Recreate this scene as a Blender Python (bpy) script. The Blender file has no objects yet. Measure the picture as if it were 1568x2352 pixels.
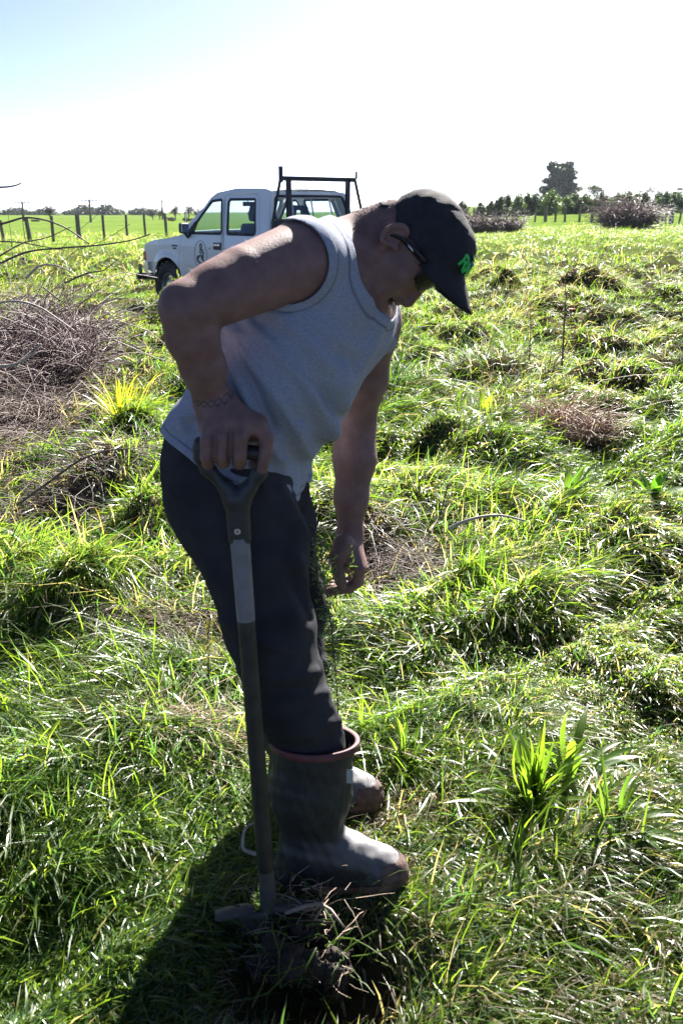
import bpy, bmesh, math, random, os
import numpy as np
from mathutils import Vector, Matrix, Euler

C = bpy.context.scene
COL = C.collection
R = math.radians

# ------------------------------------------------------------------ camera, sky, sun, exposure
CAM_H, PITCH, FPX = 1.45, R(17.0), 2287.0       # eye height, downward pitch, focal length in photo units (1568 x 2352)
cam_d = bpy.data.cameras.new("camera")
cam = bpy.data.objects.new("camera", cam_d)
COL.objects.link(cam)
cam.location = (0, 0, CAM_H)
cam.rotation_euler = (R(90) - PITCH, 0, 0)
cam_d.sensor_fit = 'VERTICAL'
cam_d.sensor_height = 36.0
cam_d.lens = FPX / 2352.0 * 36.0
cam_d.clip_start, cam_d.clip_end = 0.05, 3000
cam_d.dof.use_dof = True
cam_d.dof.focus_distance = 4.2
cam_d.dof.aperture_fstop = 9.0
C.camera = cam

SUN_EL, SUN_AZ = 36.0, 19.0                     # sun ahead of the camera, a little to its right
w = bpy.data.worlds.new("World"); C.world = w; w.use_nodes = True
nt = w.node_tree; nt.nodes.clear()
sky = nt.nodes.new('ShaderNodeTexSky'); sky.sky_type = 'NISHITA'; sky.sun_disc = False
sky.sun_elevation = R(SUN_EL); sky.sun_rotation = R(SUN_AZ)
sky.air_density = 0.26; sky.dust_density = 0.6; sky.ozone_density = 3.0
bg = nt.nodes.new('ShaderNodeBackground'); bg.inputs[1].default_value = 0.05
wo = nt.nodes.new('ShaderNodeOutputWorld')
nt.links.new(sky.outputs[0], bg.inputs[0]); nt.links.new(bg.outputs[0], wo.inputs[0])
sun_d = bpy.data.lights.new("sun", 'SUN'); sun_d.energy = 5.0; sun_d.angle = R(0.53); sun_d.color = (1.0, 0.955, 0.89)
sun = bpy.data.objects.new("sun", sun_d); COL.objects.link(sun)
SUNV = Vector((math.sin(R(SUN_AZ)) * math.cos(R(SUN_EL)), math.cos(R(SUN_AZ)) * math.cos(R(SUN_EL)), math.sin(R(SUN_EL))))
sun.rotation_euler = SUNV.to_track_quat('Z', 'Y').to_euler()
sun.location = SUNV * 50
C.view_settings.view_transform = 'Standard'
C.view_settings.look = 'None'
C.view_settings.gamma = 1.0
C.view_settings.exposure = 2.4
C.view_settings.use_curve_mapping = False
C.cycles.max_bounces = 6
C.cycles.diffuse_bounces = 3
C.cycles.transmission_bounces = 6
C.cycles.transparent_max_bounces = 8
C.cycles.sample_clamp_indirect = 6.0

# ------------------------------------------------------------------ helpers
CP, SP = math.cos(PITCH), math.sin(PITCH)
def P(px, py, Y):
    """world point on the sight line of a spot in the photo, at ground distance Y"""
    r, u = (px - 784.0) / FPX, -(py - 1176.0) / FPX
    s = Y / (CP + u * SP)
    return np.array((r * s, Y, CAM_H + s * (u * CP - SP)))

def proj(p):
    x, y, z = p[0], p[1], p[2] - CAM_H
    d = y * CP - z * SP
    return 784 + x / d * FPX, 1176 - (y * SP + z * CP) / d * FPX

def tag(o, label=None, cat=None, group=None, kind=None):
    if label: o['label'] = label
    if cat: o['category'] = cat
    if group: o['group'] = group
    if kind: o['kind'] = kind
    return o

def empty(name, loc=(0, 0, 0), rz=0.0):
    o = bpy.data.objects.new(name, None); COL.objects.link(o)
    o.location = [float(v) for v in loc]; o.rotation_euler = (0, 0, rz); o.empty_display_size = 0.2
    return o

def link(name, me, mat=None, parent=None):
    o = bpy.data.objects.new(name, me); COL.objects.link(o)
    if mat is not None and not me.materials: me.materials.append(mat)
    if parent is not None: o.parent = parent
    return o

def mesh_np(name, V, F, smooth=True):
    """V (n,3); F (m,3) or (m,4) array"""
    V = np.asarray(V, np.float32); F = np.asarray(F, np.int32)
    me = bpy.data.meshes.new(name)
    n, k = F.shape
    me.vertices.add(len(V)); me.vertices.foreach_set('co', V.ravel())
    me.loops.add(n * k); me.loops.foreach_set('vertex_index', F.ravel())
    me.polygons.add(n)
    me.polygons.foreach_set('loop_start', np.arange(0, n * k, k, dtype=np.int32))
    me.polygons.foreach_set('loop_total', np.full(n, k, np.int32))
    me.update(calc_edges=True); me.validate()
    me.polygons.foreach_set('use_smooth', np.full(len(me.polygons), smooth))
    return me

def bm_mesh(name, bm, smooth=False):
    bmesh.ops.recalc_face_normals(bm, faces=bm.faces)
    me = bpy.data.meshes.new(name); bm.to_mesh(me); bm.free()
    if smooth: me.polygons.foreach_set('use_smooth', np.full(len(me.polygons), True))
    return me

def unit(v):
    v = np.asarray(v, float); return v / max(1e-9, np.linalg.norm(v))

def frame_from(d):
    d = unit(d); a = np.array((0, 0, 1.0)) if abs(d[2]) < .9 else np.array((1.0, 0, 0))
    u = unit(np.cross(a, d)); return u, np.cross(d, u)

def tube_arrays(pts, rad, n=8, cap=True, squash=1.0):
    """swept round tube as (V, quads/tris as quads)"""
    pts = np.asarray(pts, float); m = len(pts)
    rad = np.broadcast_to(np.asarray(rad, float), (m,))
    V = []; t = np.gradient(pts, axis=0)
    u, w_ = frame_from(t[0])
    for i in range(m):
        d = unit(t[i]); u = unit(u - d * u.dot(d)); w_ = np.cross(d, u)
        a = np.linspace(0, 2 * math.pi, n, endpoint=False)
        V.append(pts[i] + rad[i] * (np.cos(a)[:, None] * u + squash * np.sin(a)[:, None] * w_))
    V = np.concatenate(V)
    F = []
    for i in range(m - 1):
        for j in range(n):
            F.append((i * n + j, i * n + (j + 1) % n, (i + 1) * n + (j + 1) % n, (i + 1) * n + j))
    if cap:
        V = np.concatenate([V, pts[:1], pts[-1:]]); c0, c1 = m * n, m * n + 1
        for j in range(n):
            F.append((c0, (j + 1) % n, j, j)); F.append((c1, (m - 1) * n + j, (m - 1) * n + (j + 1) % n, (m - 1) * n + (j + 1) % n))
    return V, np.array(F)

class Geo:
    """collects polygons, then links them as ONE mesh object"""
    def __init__(s): s.v = []; s.f = []; s.n = 0
    def add(s, V, F):
        b = s.n
        for q in F:
            q = [int(i) + b for i in q]
            q2 = []
            for i in q:
                if i not in q2: q2.append(i)
            if len(q2) > 2: s.f.append(q2)
        s.v.extend([tuple(map(float, p)) for p in V]); s.n += len(V); return s
    def tube(s, pts, rad, n=8, cap=True, squash=1.0): return s.add(*tube_arrays(pts, rad, n, cap, squash))
    def box(s, c, size, M=None):
        x, y, z = np.array(size) / 2.0
        V = np.array([(-x, -y, -z), (x, -y, -z), (x, y, -z), (-x, y, -z), (-x, -y, z), (x, -y, z), (x, y, z), (-x, y, z)])
        if M is not None: V = V @ np.asarray(M).T
        return s.add(V + np.array(c), [(0, 3, 2, 1), (4, 5, 6, 7), (0, 1, 5, 4), (1, 2, 6, 5), (2, 3, 7, 6), (3, 0, 4, 7)])
    def prism(s, poly, z0, z1, fn=None):
        """poly in 2D, extruded; fn(x,y,z)->point"""
        fn = fn or (lambda x, y, z: (x, y, z)); n = len(poly)
        V = [fn(x, y, z0) for x, y in poly] + [fn(x, y, z1) for x, y in poly]
        F = [tuple(range(n))[::-1], tuple(range(n, 2 * n))] + [(i, (i + 1) % n, n + (i + 1) % n, n + i) for i in range(n)]
        return s.add(V, F)
    def grid(s, G, wrap=False):
        """G: rows of points"""
        m, n = len(G), len(G[0]); V = [p for r in G for p in r]
        F = [(i * n + j, i * n + (j + 1) % n, (i + 1) * n + (j + 1) % n, (i + 1) * n + j) for i in range(m - 1) for j in range(n if wrap else n - 1)]
        return s.add(V, F)
    def build(s, name, mat, parent=None, smooth=False, bevel=0.0, seg=2, recalc=True, auto=None):
        me = bpy.data.meshes.new(name); me.from_pydata(s.v, [], s.f); me.update()
        if recalc:
            bm = bmesh.new(); bm.from_mesh(me); bmesh.ops.recalc_face_normals(bm, faces=bm.faces); bm.to_mesh(me); bm.free()
        if smooth: me.polygons.foreach_set('use_smooth', np.full(len(me.polygons), True))
        o = link(name, me, mat, parent)
        if auto:
            me.polygons.foreach_set('use_smooth', np.full(len(me.polygons), True))
            me.set_sharp_from_angle(angle=R(auto))
        if bevel:
            md = o.modifiers.new('bevel', 'BEVEL'); md.width = bevel; md.segments = seg; md.limit_method = 'ANGLE'; md.angle_limit = R(40)
        return o

def sstep(a, b, x): t = np.clip((x - a) / (b - a), 0, 1); return t * t * (3 - 2 * t)
def copy_tree(o, parent=None):
    c = o.copy(); COL.objects.link(c); c.parent = parent
    for ch in o.children: copy_tree(ch, c)
    return c

# ------------------------------------------------------------------ materials
def mat(name, col, rough=0.6, metal=0.0, spec=0.5, var=0.0, vscale=8.0, bump=0.0, bscale=60.0, col2=None, trans=None, sss=0.0, coat=0.0, detail=4.0):
    m = bpy.data.materials.new(name); m.use_nodes = True
    n = m.node_tree.nodes; l = m.node_tree.links
    b = n['Principled BSDF']
    b.inputs['Roughness'].default_value = rough; b.inputs['Metallic'].default_value = metal
    b.inputs['Specular IOR Level'].default_value = spec
    if coat: b.inputs['Coat Weight'].default_value = coat; b.inputs['Coat Roughness'].default_value = .08
    b.inputs['Base Color'].default_value = (*col, 1)
    tc = n.new('ShaderNodeTexCoord')
    if var or col2:
        t = n.new('ShaderNodeTexNoise'); t.inputs['Scale'].default_value = vscale; t.inputs['Detail'].default_value = detail
        l.new(tc.outputs['Object'], t.inputs['Vector'])
        rmp = n.new('ShaderNodeValToRGB')
        c2 = col2 or tuple(min(1, c * (1 + var)) for c in col); c1 = col if col2 else tuple(c * (1 - var) for c in col)
        rmp.color_ramp.elements[0].color = (*c1, 1); rmp.color_ramp.elements[0].position = .35
        rmp.color_ramp.elements[1].color = (*c2, 1); rmp.color_ramp.elements[1].position = .68
        l.new(t.outputs['Fac'], rmp.inputs['Fac']); l.new(rmp.outputs['Color'], b.inputs['Base Color'])
    if bump:
        t2 = n.new('ShaderNodeTexNoise'); t2.inputs['Scale'].default_value = bscale; t2.inputs['Detail'].default_value = 5
        l.new(tc.outputs['Object'], t2.inputs['Vector'])
        bp = n.new('ShaderNodeBump'); bp.inputs['Strength'].default_value = bump; bp.inputs['Distance'].default_value = .01
        l.new(t2.outputs['Fac'], bp.inputs['Height']); l.new(bp.outputs['Normal'], b.inputs['Normal'])
    if sss:
        b.inputs['Subsurface Weight'].default_value = sss; b.inputs['Subsurface Radius'].default_value = (.01, .004, .002); b.inputs['Subsurface Scale'].default_value = 1.0
    return m

def leaf_mat(name, attr=True, col=(.07, .12, .03), trans=0.5, rough=.38, spec=.5, tint=(1.25, 1.3, .6)):
    """thin leaf: gloss + diffuse + light passing through; colour from the mesh's 'col' attribute"""
    m = bpy.data.materials.new(name); m.use_nodes = True
    n = m.node_tree.nodes; l = m.node_tree.links
    b = n['Principled BSDF']; out = n['Material Output']
    b.inputs['Roughness'].default_value = rough; b.inputs['Specular IOR Level'].default_value = spec
    tr = n.new('ShaderNodeBsdfTranslucent'); mx = n.new('ShaderNodeMixShader'); mx.inputs[0].default_value = trans
    mul = n.new('ShaderNodeMix'); mul.data_type = 'RGBA'; mul.blend_type = 'MULTIPLY'; mul.inputs[0].default_value = 1
    mul.inputs[7].default_value = (*tint, 1)
    if attr:
        a = n.new('ShaderNodeAttribute'); a.attribute_name = 'col'
        l.new(a.outputs['Color'], b.inputs['Base Color']); l.new(a.outputs['Color'], mul.inputs[6])
    else:
        b.inputs['Base Color'].default_value = (*col, 1); mul.inputs[6].default_value = (*col, 1)
    l.new(mul.outputs[2], tr.inputs['Color'])
    l.new(b.outputs[0], mx.inputs[1]); l.new(tr.outputs[0], mx.inputs[2]); l.new(mx.outputs[0], out.inputs['Surface'])
    return m

def set_col(me, cols):
    """one colour per vertex (n,3)"""
    a = me.color_attributes.new('col', 'FLOAT_COLOR', 'POINT')
    c = np.ones((len(cols), 4), np.float32); c[:, :3] = cols
    a.data.foreach_set('color', c.ravel())

RNG = np.random.default_rng(7)
_nz = np.random.default_rng(3)
_ND = _nz.normal(size=(64, 3)); _NP = _nz.uniform(0, 6.28, 64)
def wob(p, scale=1.0, seed=0, n=6):
    """cheap smooth 3-D noise in about -1..1"""
    p = np.asarray(p, float); r = np.zeros(p.shape[:-1])
    for i in range(n):
        j = (i + seed * 7) % 64
        r += np.sin((p @ _ND[j]) * scale * (1 + .35 * i) + _NP[j])
    return r / math.sqrt(n) / 1.2

# ------------------------------------------------------------------ distance-field mesher (organic bodies and cloth)
class Field:
    def __init__(s): s.p = []
    def _add(s, fn, lo, hi, k, sub=False): s.p.append((fn, np.asarray(lo, float), np.asarray(hi, float), k, sub)); return s
    def cone(s, A, B, ra, rb, k=.02, flat=1.0, wd=None, sub=False, off=0.0):
        A = np.asarray(A, float); B = np.asarray(B, float); ra += off; rb += off
        L = np.linalg.norm(B - A); d = (B - A) / max(L, 1e-9)
        if wd is None: u, wv = frame_from(d)
        else:
            wv = unit(np.asarray(wd, float) - d * np.dot(wd, d)); u = np.cross(wv, d)
        fl = min(1.0, flat)
        def fn(p):
            q = p - A; t = np.clip(q @ d / L, 0, 1) if L > 1e-9 else np.zeros(q.shape[:-1])
            q = q - t[..., None] * (B - A)
            ww = (q @ wv) / flat; uu = q @ u; dd = q @ d
            return (np.sqrt(uu * uu + ww * ww + dd * dd) - (ra + (rb - ra) * t)) * fl
        m = max(ra, rb) * max(1, flat)
        return s._add(fn, np.minimum(A, B) - m, np.maximum(A, B) + m, k, sub)
    def chain(s, pts, rad, k=.02, **kw):
        for i in range(len(pts) - 1): s.cone(pts[i], pts[i + 1], rad[i], rad[i + 1], k, **kw)
        return s
    def ell(s, c, r, M=None, k=.02, sub=False, off=0.0):
        c = np.asarray(c, float); r = np.asarray(r, float) + off; M = np.eye(3) if M is None else np.asarray(M, float)
        def fn(p):
            q = (p - c) @ M
            k0 = np.sqrt(((q / r) ** 2).sum(-1)); k1 = np.sqrt(((q / r ** 2) ** 2).sum(-1))
            return k0 * (k0 - 1) / np.maximum(k1, 1e-6)
        m = np.abs(M) @ r
        return s._add(fn, c - m, c + m, k, sub)
    def __call__(s, p, lo=None, hi=None, disp=None):
        """p (N, m, 3) blocks with bounds lo/hi (N,3)"""
        D = np.full(p.shape[:-1], .08)
        for fn, a, b, k, sub in s.p:
            mg = k + .05
            sel = np.all((hi > a - mg) & (lo < b + mg), axis=1)
            if not sel.any(): continue
            d = fn(p[sel]); e = D[sel]
            if sub: d = -d; h = np.clip(.5 - .5 * (e - d) / k, 0, 1); D[sel] = e * (1 - h) + d * h + k * h * (1 - h)
            else: h = np.clip(.5 + .5 * (e - d) / k, 0, 1); D[sel] = e * (1 - h) + d * h - k * h * (1 - h)
        if disp is not None: D = D - disp(p)
        return D

def mesh_field(F, h, disp=None, relax=1):
    """sparse surface nets -> V, quads"""
    lo = np.min([a for _, a, _, _, s_ in F.p if not s_], axis=0) - .03
    hi = np.max([b for _, _, b, _, s_ in F.p if not s_], axis=0) + .03
    B = 8; bs = B * h; nb = np.ceil((hi - lo) / bs).astype(int)
    I = np.stack(np.meshgrid(*[np.arange(n) for n in nb], indexing='ij'), -1).reshape(-1, 3)
    ctr = lo + (I + .5) * bs
    keep = []
    for i in range(0, len(I), 20000):
        c = ctr[i:i + 20000]
        d = F(c[:, None, :], c - bs, c + bs, disp)[:, 0]
        keep.append(np.abs(d) < bs * 1.25)
    I = I[np.concatenate(keep)]
    off = np.stack(np.meshgrid(*[np.arange(B + 1)] * 3, indexing='ij'), -1).reshape(-1, 3)
    vals = []
    for i in range(0, len(I), 400):
        b0 = lo + I[i:i + 400] * bs
        vals.append(F(b0[:, None, :] + off[None] * h, b0, b0 + bs, disp))
    S = np.concatenate(vals).reshape(-1, B + 1, B + 1, B + 1)
    N = nb * B + 4
    def key(ijk): return (ijk[..., 0] * N[1] + ijk[..., 1]) * N[2] + ijk[..., 2]
    base = I * B
    # vertices
    c8 = [S[:, a:a + B, b:b + B, c:c + B] for a in (0, 1) for b in (0, 1) for c in (0, 1)]
    neg = sum((x < 0).astype(int) for x in c8)
    act = np.argwhere((neg > 0) & (neg < 8))
    bi = act[:, 0]; li = act[:, 1:]
    cv = np.stack([x[tuple(act.T)] for x in c8], 1)
    co = np.array([(a, b, c) for a in (0, 1) for b in (0, 1) for c in (0, 1)], float)
    acc = np.zeros((len(act), 3)); cnt = np.zeros(len(act))
    for a in range(8):
        for b in range(a + 1, 8):
            if np.abs(co[a] - co[b]).sum() != 1: continue
            va, vb = cv[:, a], cv[:, b]; x = (va < 0) != (vb < 0)
            t = np.where(x, va / np.where(x, va - vb, 1), 0)
            acc += np.where(x[:, None], co[a] + t[:, None] * (co[b] - co[a]), 0); cnt += x
    gi = base[bi] + li
    V = lo + (gi + acc / cnt[:, None]) * h
    K = key(gi); order = np.argsort(K); Ks = K[order]
    quads = []
    for ax in range(3):
        a0 = S[:, :B, :B, :B]
        sl = [slice(0, B)] * 3; sl[ax] = slice(1, B + 1)
        a1 = S[(slice(None), *sl)]
        e = np.argwhere((a0 < 0) != (a1 < 0))
        g = base[e[:, 0]] + e[:, 1:]
        s0 = a0[tuple(e.T)] < 0
        o1, o2 = (ax + 1) % 3, (ax + 2) % 3
        cells = []
        for da, db in ((0, 0), (-1, 0), (-1, -1), (0, -1)):
            q = g.copy(); q[:, o1] += da; q[:, o2] += db
            kk = key(q); pos = np.searchsorted(Ks, kk); pos = np.clip(pos, 0, len(Ks) - 1)
            cells.append(np.where(Ks[pos] == kk, order[pos], -1))
        q = np.stack(cells, 1); ok = (q >= 0).all(1); q = q[ok]; s0 = s0[ok]
        q[~s0] = q[~s0][:, ::-1]
        quads.append(q)
    Q = np.concatenate(quads)
    for _ in range(relax):
        s_ = np.zeros_like(V); n_ = np.zeros(len(V))
        for a, b in ((0, 1), (1, 2), (2, 3), (3, 0)):
            np.add.at(s_, Q[:, a], V[Q[:, b]]); np.add.at(n_, Q[:, a], 1)
            np.add.at(s_, Q[:, b], V[Q[:, a]]); np.add.at(n_, Q[:, b], 1)
        V = V * .5 + .5 * s_ / np.maximum(n_, 1)[:, None]
    return V, Q

def clip(V, F, f):
    """keep the side where f>0, cutting triangles along f=0; returns V, tris, f"""
    if F.shape[1] == 4: F = np.concatenate([F[:, [0, 1, 2]], F[:, [0, 2, 3]]])
    ins = f > 0; n = ins[F].sum(1)
    out = [F[n == 3]]
    part = F[(n == 1) | (n == 2)]
    cnt = ins[part].sum(1)
    odd = np.where(cnt == 1, np.argmax(ins[part], 1), np.argmin(ins[part], 1))
    r = np.arange(len(part)); a = part[r, odd]; b = part[r, (odd + 1) % 3]; c = part[r, (odd + 2) % 3]
    nv = []; 
    def cut(p, q):
        lo_, hi_ = np.minimum(p, q), np.maximum(p, q); return lo_.astype(np.int64) * len(V) + hi_
    kab, kac = cut(a, b), cut(a, c)
    uk, inv = np.unique(np.concatenate([kab, kac]), return_inverse=True)
    p, q = uk // len(V), uk % len(V)
    t = (f[p] / (f[p] - f[q]))[:, None]
    NV = V[p] + t * (V[q] - V[p])
    iab, iac = inv[:len(part)] + len(V), inv[len(part):] + len(V)
    one = cnt == 1
    out.append(np.stack([a, iab, iac], 1)[one])
    two = ~one
    out.append(np.stack([iab, b, c], 1)[two]); out.append(np.stack([iab, c, iac], 1)[two])
    T = np.concatenate(out); V2 = np.concatenate([V, NV]); f2 = np.concatenate([f, np.zeros(len(NV))])
    used = np.unique(T); remap = np.full(len(V2), -1); remap[used] = np.arange(len(used))
    return V2[used], remap[T], f2[used]

def normals(V, F):
    n = np.zeros_like(V); a, b, c = V[F[:, 0]], V[F[:, 1]], V[F[:, 2]]
    fn = np.cross(b - a, c - a)
    for i in range(F.shape[1]): np.add.at(n, F[:, i], fn)
    return n / np.maximum(np.linalg.norm(n, axis=1), 1e-9)[:, None]

def smooth(V, Q, it):
    for _ in range(it):
        s_ = np.zeros_like(V); n_ = np.zeros(len(V))
        for i in range(Q.shape[1]):
            a, b = Q[:, i], Q[:, (i + 1) % Q.shape[1]]
            np.add.at(s_, a, V[b]); np.add.at(n_, a, 1); np.add.at(s_, b, V[a]); np.add.at(n_, b, 1)
        V = V * .5 + .5 * s_ / np.maximum(n_, 1)[:, None]
    return V
# ------------------------------------------------------------------ LAND
_g = np.random.default_rng(21)
def mounds(x, y):
    """knee-high humps of lodged grass, finer near the camera"""
    x = np.asarray(x, float); y = np.asarray(y, float)
    h = np.zeros_like(x)
    for sc, am, sd in ((.55, .05, 1), (1.15, .075, 2), (2.1, .055, 3), (4.3, .02, 5)):
        a = wob(np.stack([x, y * .9, np.full_like(x, sd * 3.3)], -1), 3.0 / (1.0 / sc) * .75, sd, 5)
        h += am * np.tanh(a * 1.2)
    return h
HUMPS = []      # (x, y, radius, height) of the largest tussocks, set from the photo
def hump(px, py, Y, wpx, hgt, asp=.7):
    p = P(px, py, Y); HUMPS.append((p[0], Y, wpx / FPX * Y * .5, hgt * (.48 if Y < 3.8 else .85), asp))
for a in ((1155, 585, 16.5, 110, .55), (1330, 580, 17.0, 150, .55), (1255, 605, 14.5, 80, .4), (1110, 640, 11, 90, .3), (300, 860, 5.6, 230, .42), (255, 960, 4.7, 240, .24),
          (330, 985, 4.2, 200, .34), (1180, 900, 5.6, 300, .18), (1080, 1130, 3.7, 260, .24), (1500, 1390, 2.9, 260, .19), (1180, 1540, 2.65, 420, .22), (180, 1230, 3.3, 330, .30), (1490, 1080, 4.0, 230, .2),
          (330, 1560, 2.55, 420, .26), (800, 1010, 4.3, 180, .2), (470, 560, 18.5, 60, .4), (220, 645, 11.5, 140, .35), (90, 720, 9, 200, .4), (1330, 1740, 2.3, 360, .14), (1500, 1660, 2.4, 200, .18),
          (1420, 640, 12, 150, .25), (1010, 880, 6.0, 160, .2), (640, 640, 12, 200, .2), (60, 1190, 3.5, 200, .25), (330, 1330, 2.95, 350, .2), (960, 1330, 3.0, 180, .14), (1290, 1230, 3.3, 300, .16)):
    hump(*a)
def land(x, y):
    """smooth lie of the land: dips away on the left, rises on the right beyond the fence"""
    x = np.asarray(x, float); y = np.asarray(y, float)
    az = x / np.maximum(y, 1.0)
    rt = sstep(-.05, .28, az)
    far = np.maximum(0, y - 18)
    return -.0052 * far * (1 - rt) * (1 - .3 * sstep(60, 160, y)) + rt * (.006 * far + .010 * np.clip(y - 75, 0, 45)) + (1 - rt) * 0
def ground_z(x, y, detail=True):
    x = np.asarray(x, float); y = np.asarray(y, float)
    z = land(x, y)
    if detail:
        k = sstep(.5, 1.6, y) * (1 - sstep(35, 60, y))
        m = mounds(x, y) * (.75 + .45 * sstep(2.2, 4.2, y) + .7 * sstep(5, 9, y))
        for hx, hy, r, h, asp in HUMPS:
            d = np.sqrt(((x - hx) / r) ** 2 + ((y - hy) / (r * asp + .12)) ** 2)
            m = m + h * np.exp(-(d ** 2) * 1.3)
        # trodden flat where the man stands and digs
        w_ = np.exp(-(((x + .03) / .42) ** 2 + ((y - 1.95) / .42) ** 2) ** 1.5)
        w2 = np.exp(-(((x + .05) / .20) ** 2 + ((y - 1.62) / .15) ** 2) ** 1.5)
        w3 = np.exp(-(((x + 2.2) / 2.6) ** 2 + ((y - 15.5) / 2.6) ** 2) ** 2)
        z = z + k * m * (1 - w_) * (1 - .8 * w3) - .13 * w2
        # scrubby bank dropping away at the left
    return z
def land_mesh():
    ys = np.concatenate([np.arange(-3, 1, .25), np.arange(1, 7, .045), np.arange(7, 22, .12), np.arange(22, 60, .5), np.arange(60, 200, 3), np.geomspace(200, 2400, 24)])
    us = np.linspace(-1, 1, 221); us = np.sign(us) * np.abs(us) ** 1.6
    Y, U = np.meshgrid(ys, us, indexing='ij')
    X = U * (9 + np.maximum(Y, 0) * .95)
    Z = ground_z(X, Y)
    V = np.stack([X, Y, Z], -1).reshape(-1, 3); n = len(us)
    i, j = np.meshgrid(np.arange(len(ys) - 1), np.arange(n - 1), indexing='ij')
    q = np.stack([i * n + j, i * n + j + 1, (i + 1) * n + j + 1, (i + 1) * n + j], -1).reshape(-1, 4)
    return V, q
def ground_material():
    m = bpy.data.materials.new('pasture soil and sward'); m.use_nodes = True
    n = m.node_tree.nodes; l = m.node_tree.links; b = n['Principled BSDF']; b.inputs['Roughness'].default_value = .9; b.inputs['Specular IOR Level'].default_value = .0
    gm = n.new('ShaderNodeNewGeometry'); sx = n.new('ShaderNodeSeparateXYZ'); l.new(gm.outputs['Position'], sx.inputs[0])
    t = n.new('ShaderNodeTexNoise'); t.inputs['Scale'].default_value = 3.0; t.inputs['Detail'].default_value = 8; l.new(gm.outputs['Position'], t.inputs['Vector'])
    r = n.new('ShaderNodeValToRGB'); r.color_ramp.elements[0].position = .35; r.color_ramp.elements[1].position = .7
    r.color_ramp.elements[0].color = (.022, .020, .013, 1); r.color_ramp.elements[1].color = (.055, .045, .026, 1); l.new(t.outputs['Fac'], r.inputs[0])
    t2 = n.new('ShaderNodeTexNoise'); t2.inputs['Scale'].default_value = .35; t2.inputs['Detail'].default_value = 10; t2.inputs['Roughness'].default_value = .7; l.new(gm.outputs['Position'], t2.inputs['Vector'])
    r2 = n.new('ShaderNodeValToRGB'); r2.color_ramp.elements[0].position = .35; r2.color_ramp.elements[1].position = .68
    r2.color_ramp.elements[0].color = (.065, .115, .020, 1); r2.color_ramp.elements[1].color = (.135, .185, .040, 1); l.new(t2.outputs['Fac'], r2.inputs[0])
    mr = n.new('ShaderNodeMapRange'); mr.inputs[1].default_value = 22; mr.inputs[2].default_value = 45; l.new(sx.outputs['Y'], mr.inputs[0])
    mx = n.new('ShaderNodeMix'); mx.data_type = 'RGBA'; l.new(mr.outputs[0], mx.inputs[0]); l.new(r.outputs[0], mx.inputs[6]); l.new(r2.outputs[0], mx.inputs[7]); l.new(mx.outputs[2], b.inputs['Base Color'])
    return m
V, Q = land_mesh()
tag(link('ground', mesh_np('ground', V, Q), ground_material()), kind='structure')

# ------------------------------------------------------------------ GRASS: every blade a bent ribbon, laid over in swathes
M_GRASS = leaf_mat('grass blades', trans=.66, rough=.36, spec=.9, tint=(1.62, 1.65, .70))
BARE = []       # (x, y, rx, ry, strength) places where the sward is thin or dead
def bare(px, py, Y, wx, wy, st): p = P(px, py, Y); BARE.append((p[0], Y, wx, wy, st))
bare(0, 850, 6.8, .80, 1.9, 1.0); bare(110, 990, 4.6, .42, .40, .7); bare(930, 1110, 4.0, .22, .36, .95); bare(1330, 880, 6.0, .26, .28, .8); bare(370, 1290, 3.15, .22, .13, .75)
BARE += [(-.03, 1.62, .20, .15, 1.0), (.0, 1.92, .16, .10, .7), (-2.0, 14.0, 1.5, 1.6, .5), (.05, 2.17, .22, .10, .75)]
def bareness(x, y):
    b = np.zeros_like(x)
    for bx_, by_, rx, ry, st in BARE:
        d = np.sqrt(((x - bx_) / rx) ** 2 + ((y - by_) / ry) ** 2) + .25 * wob(np.stack([x, y, x * 0], -1), 5, 9, 5)
        b = np.maximum(b, st * (1 - sstep(.75, 1.15, d)))
    return b
def flow(x, y):
    """direction the sward has been laid in (angle)"""
    return -.35 + 1.5 * wob(np.stack([x, y, x * 0 + 4], -1), 1.1, 4, 4) + .7 * wob(np.stack([x, y, x * 0 + 9], -1), 2.6, 6, 4)
M_GRASS_FAR = leaf_mat('meadow grass blades', trans=.55, rough=.48, spec=.6, tint=(1.60, 1.64, .70))
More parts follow.
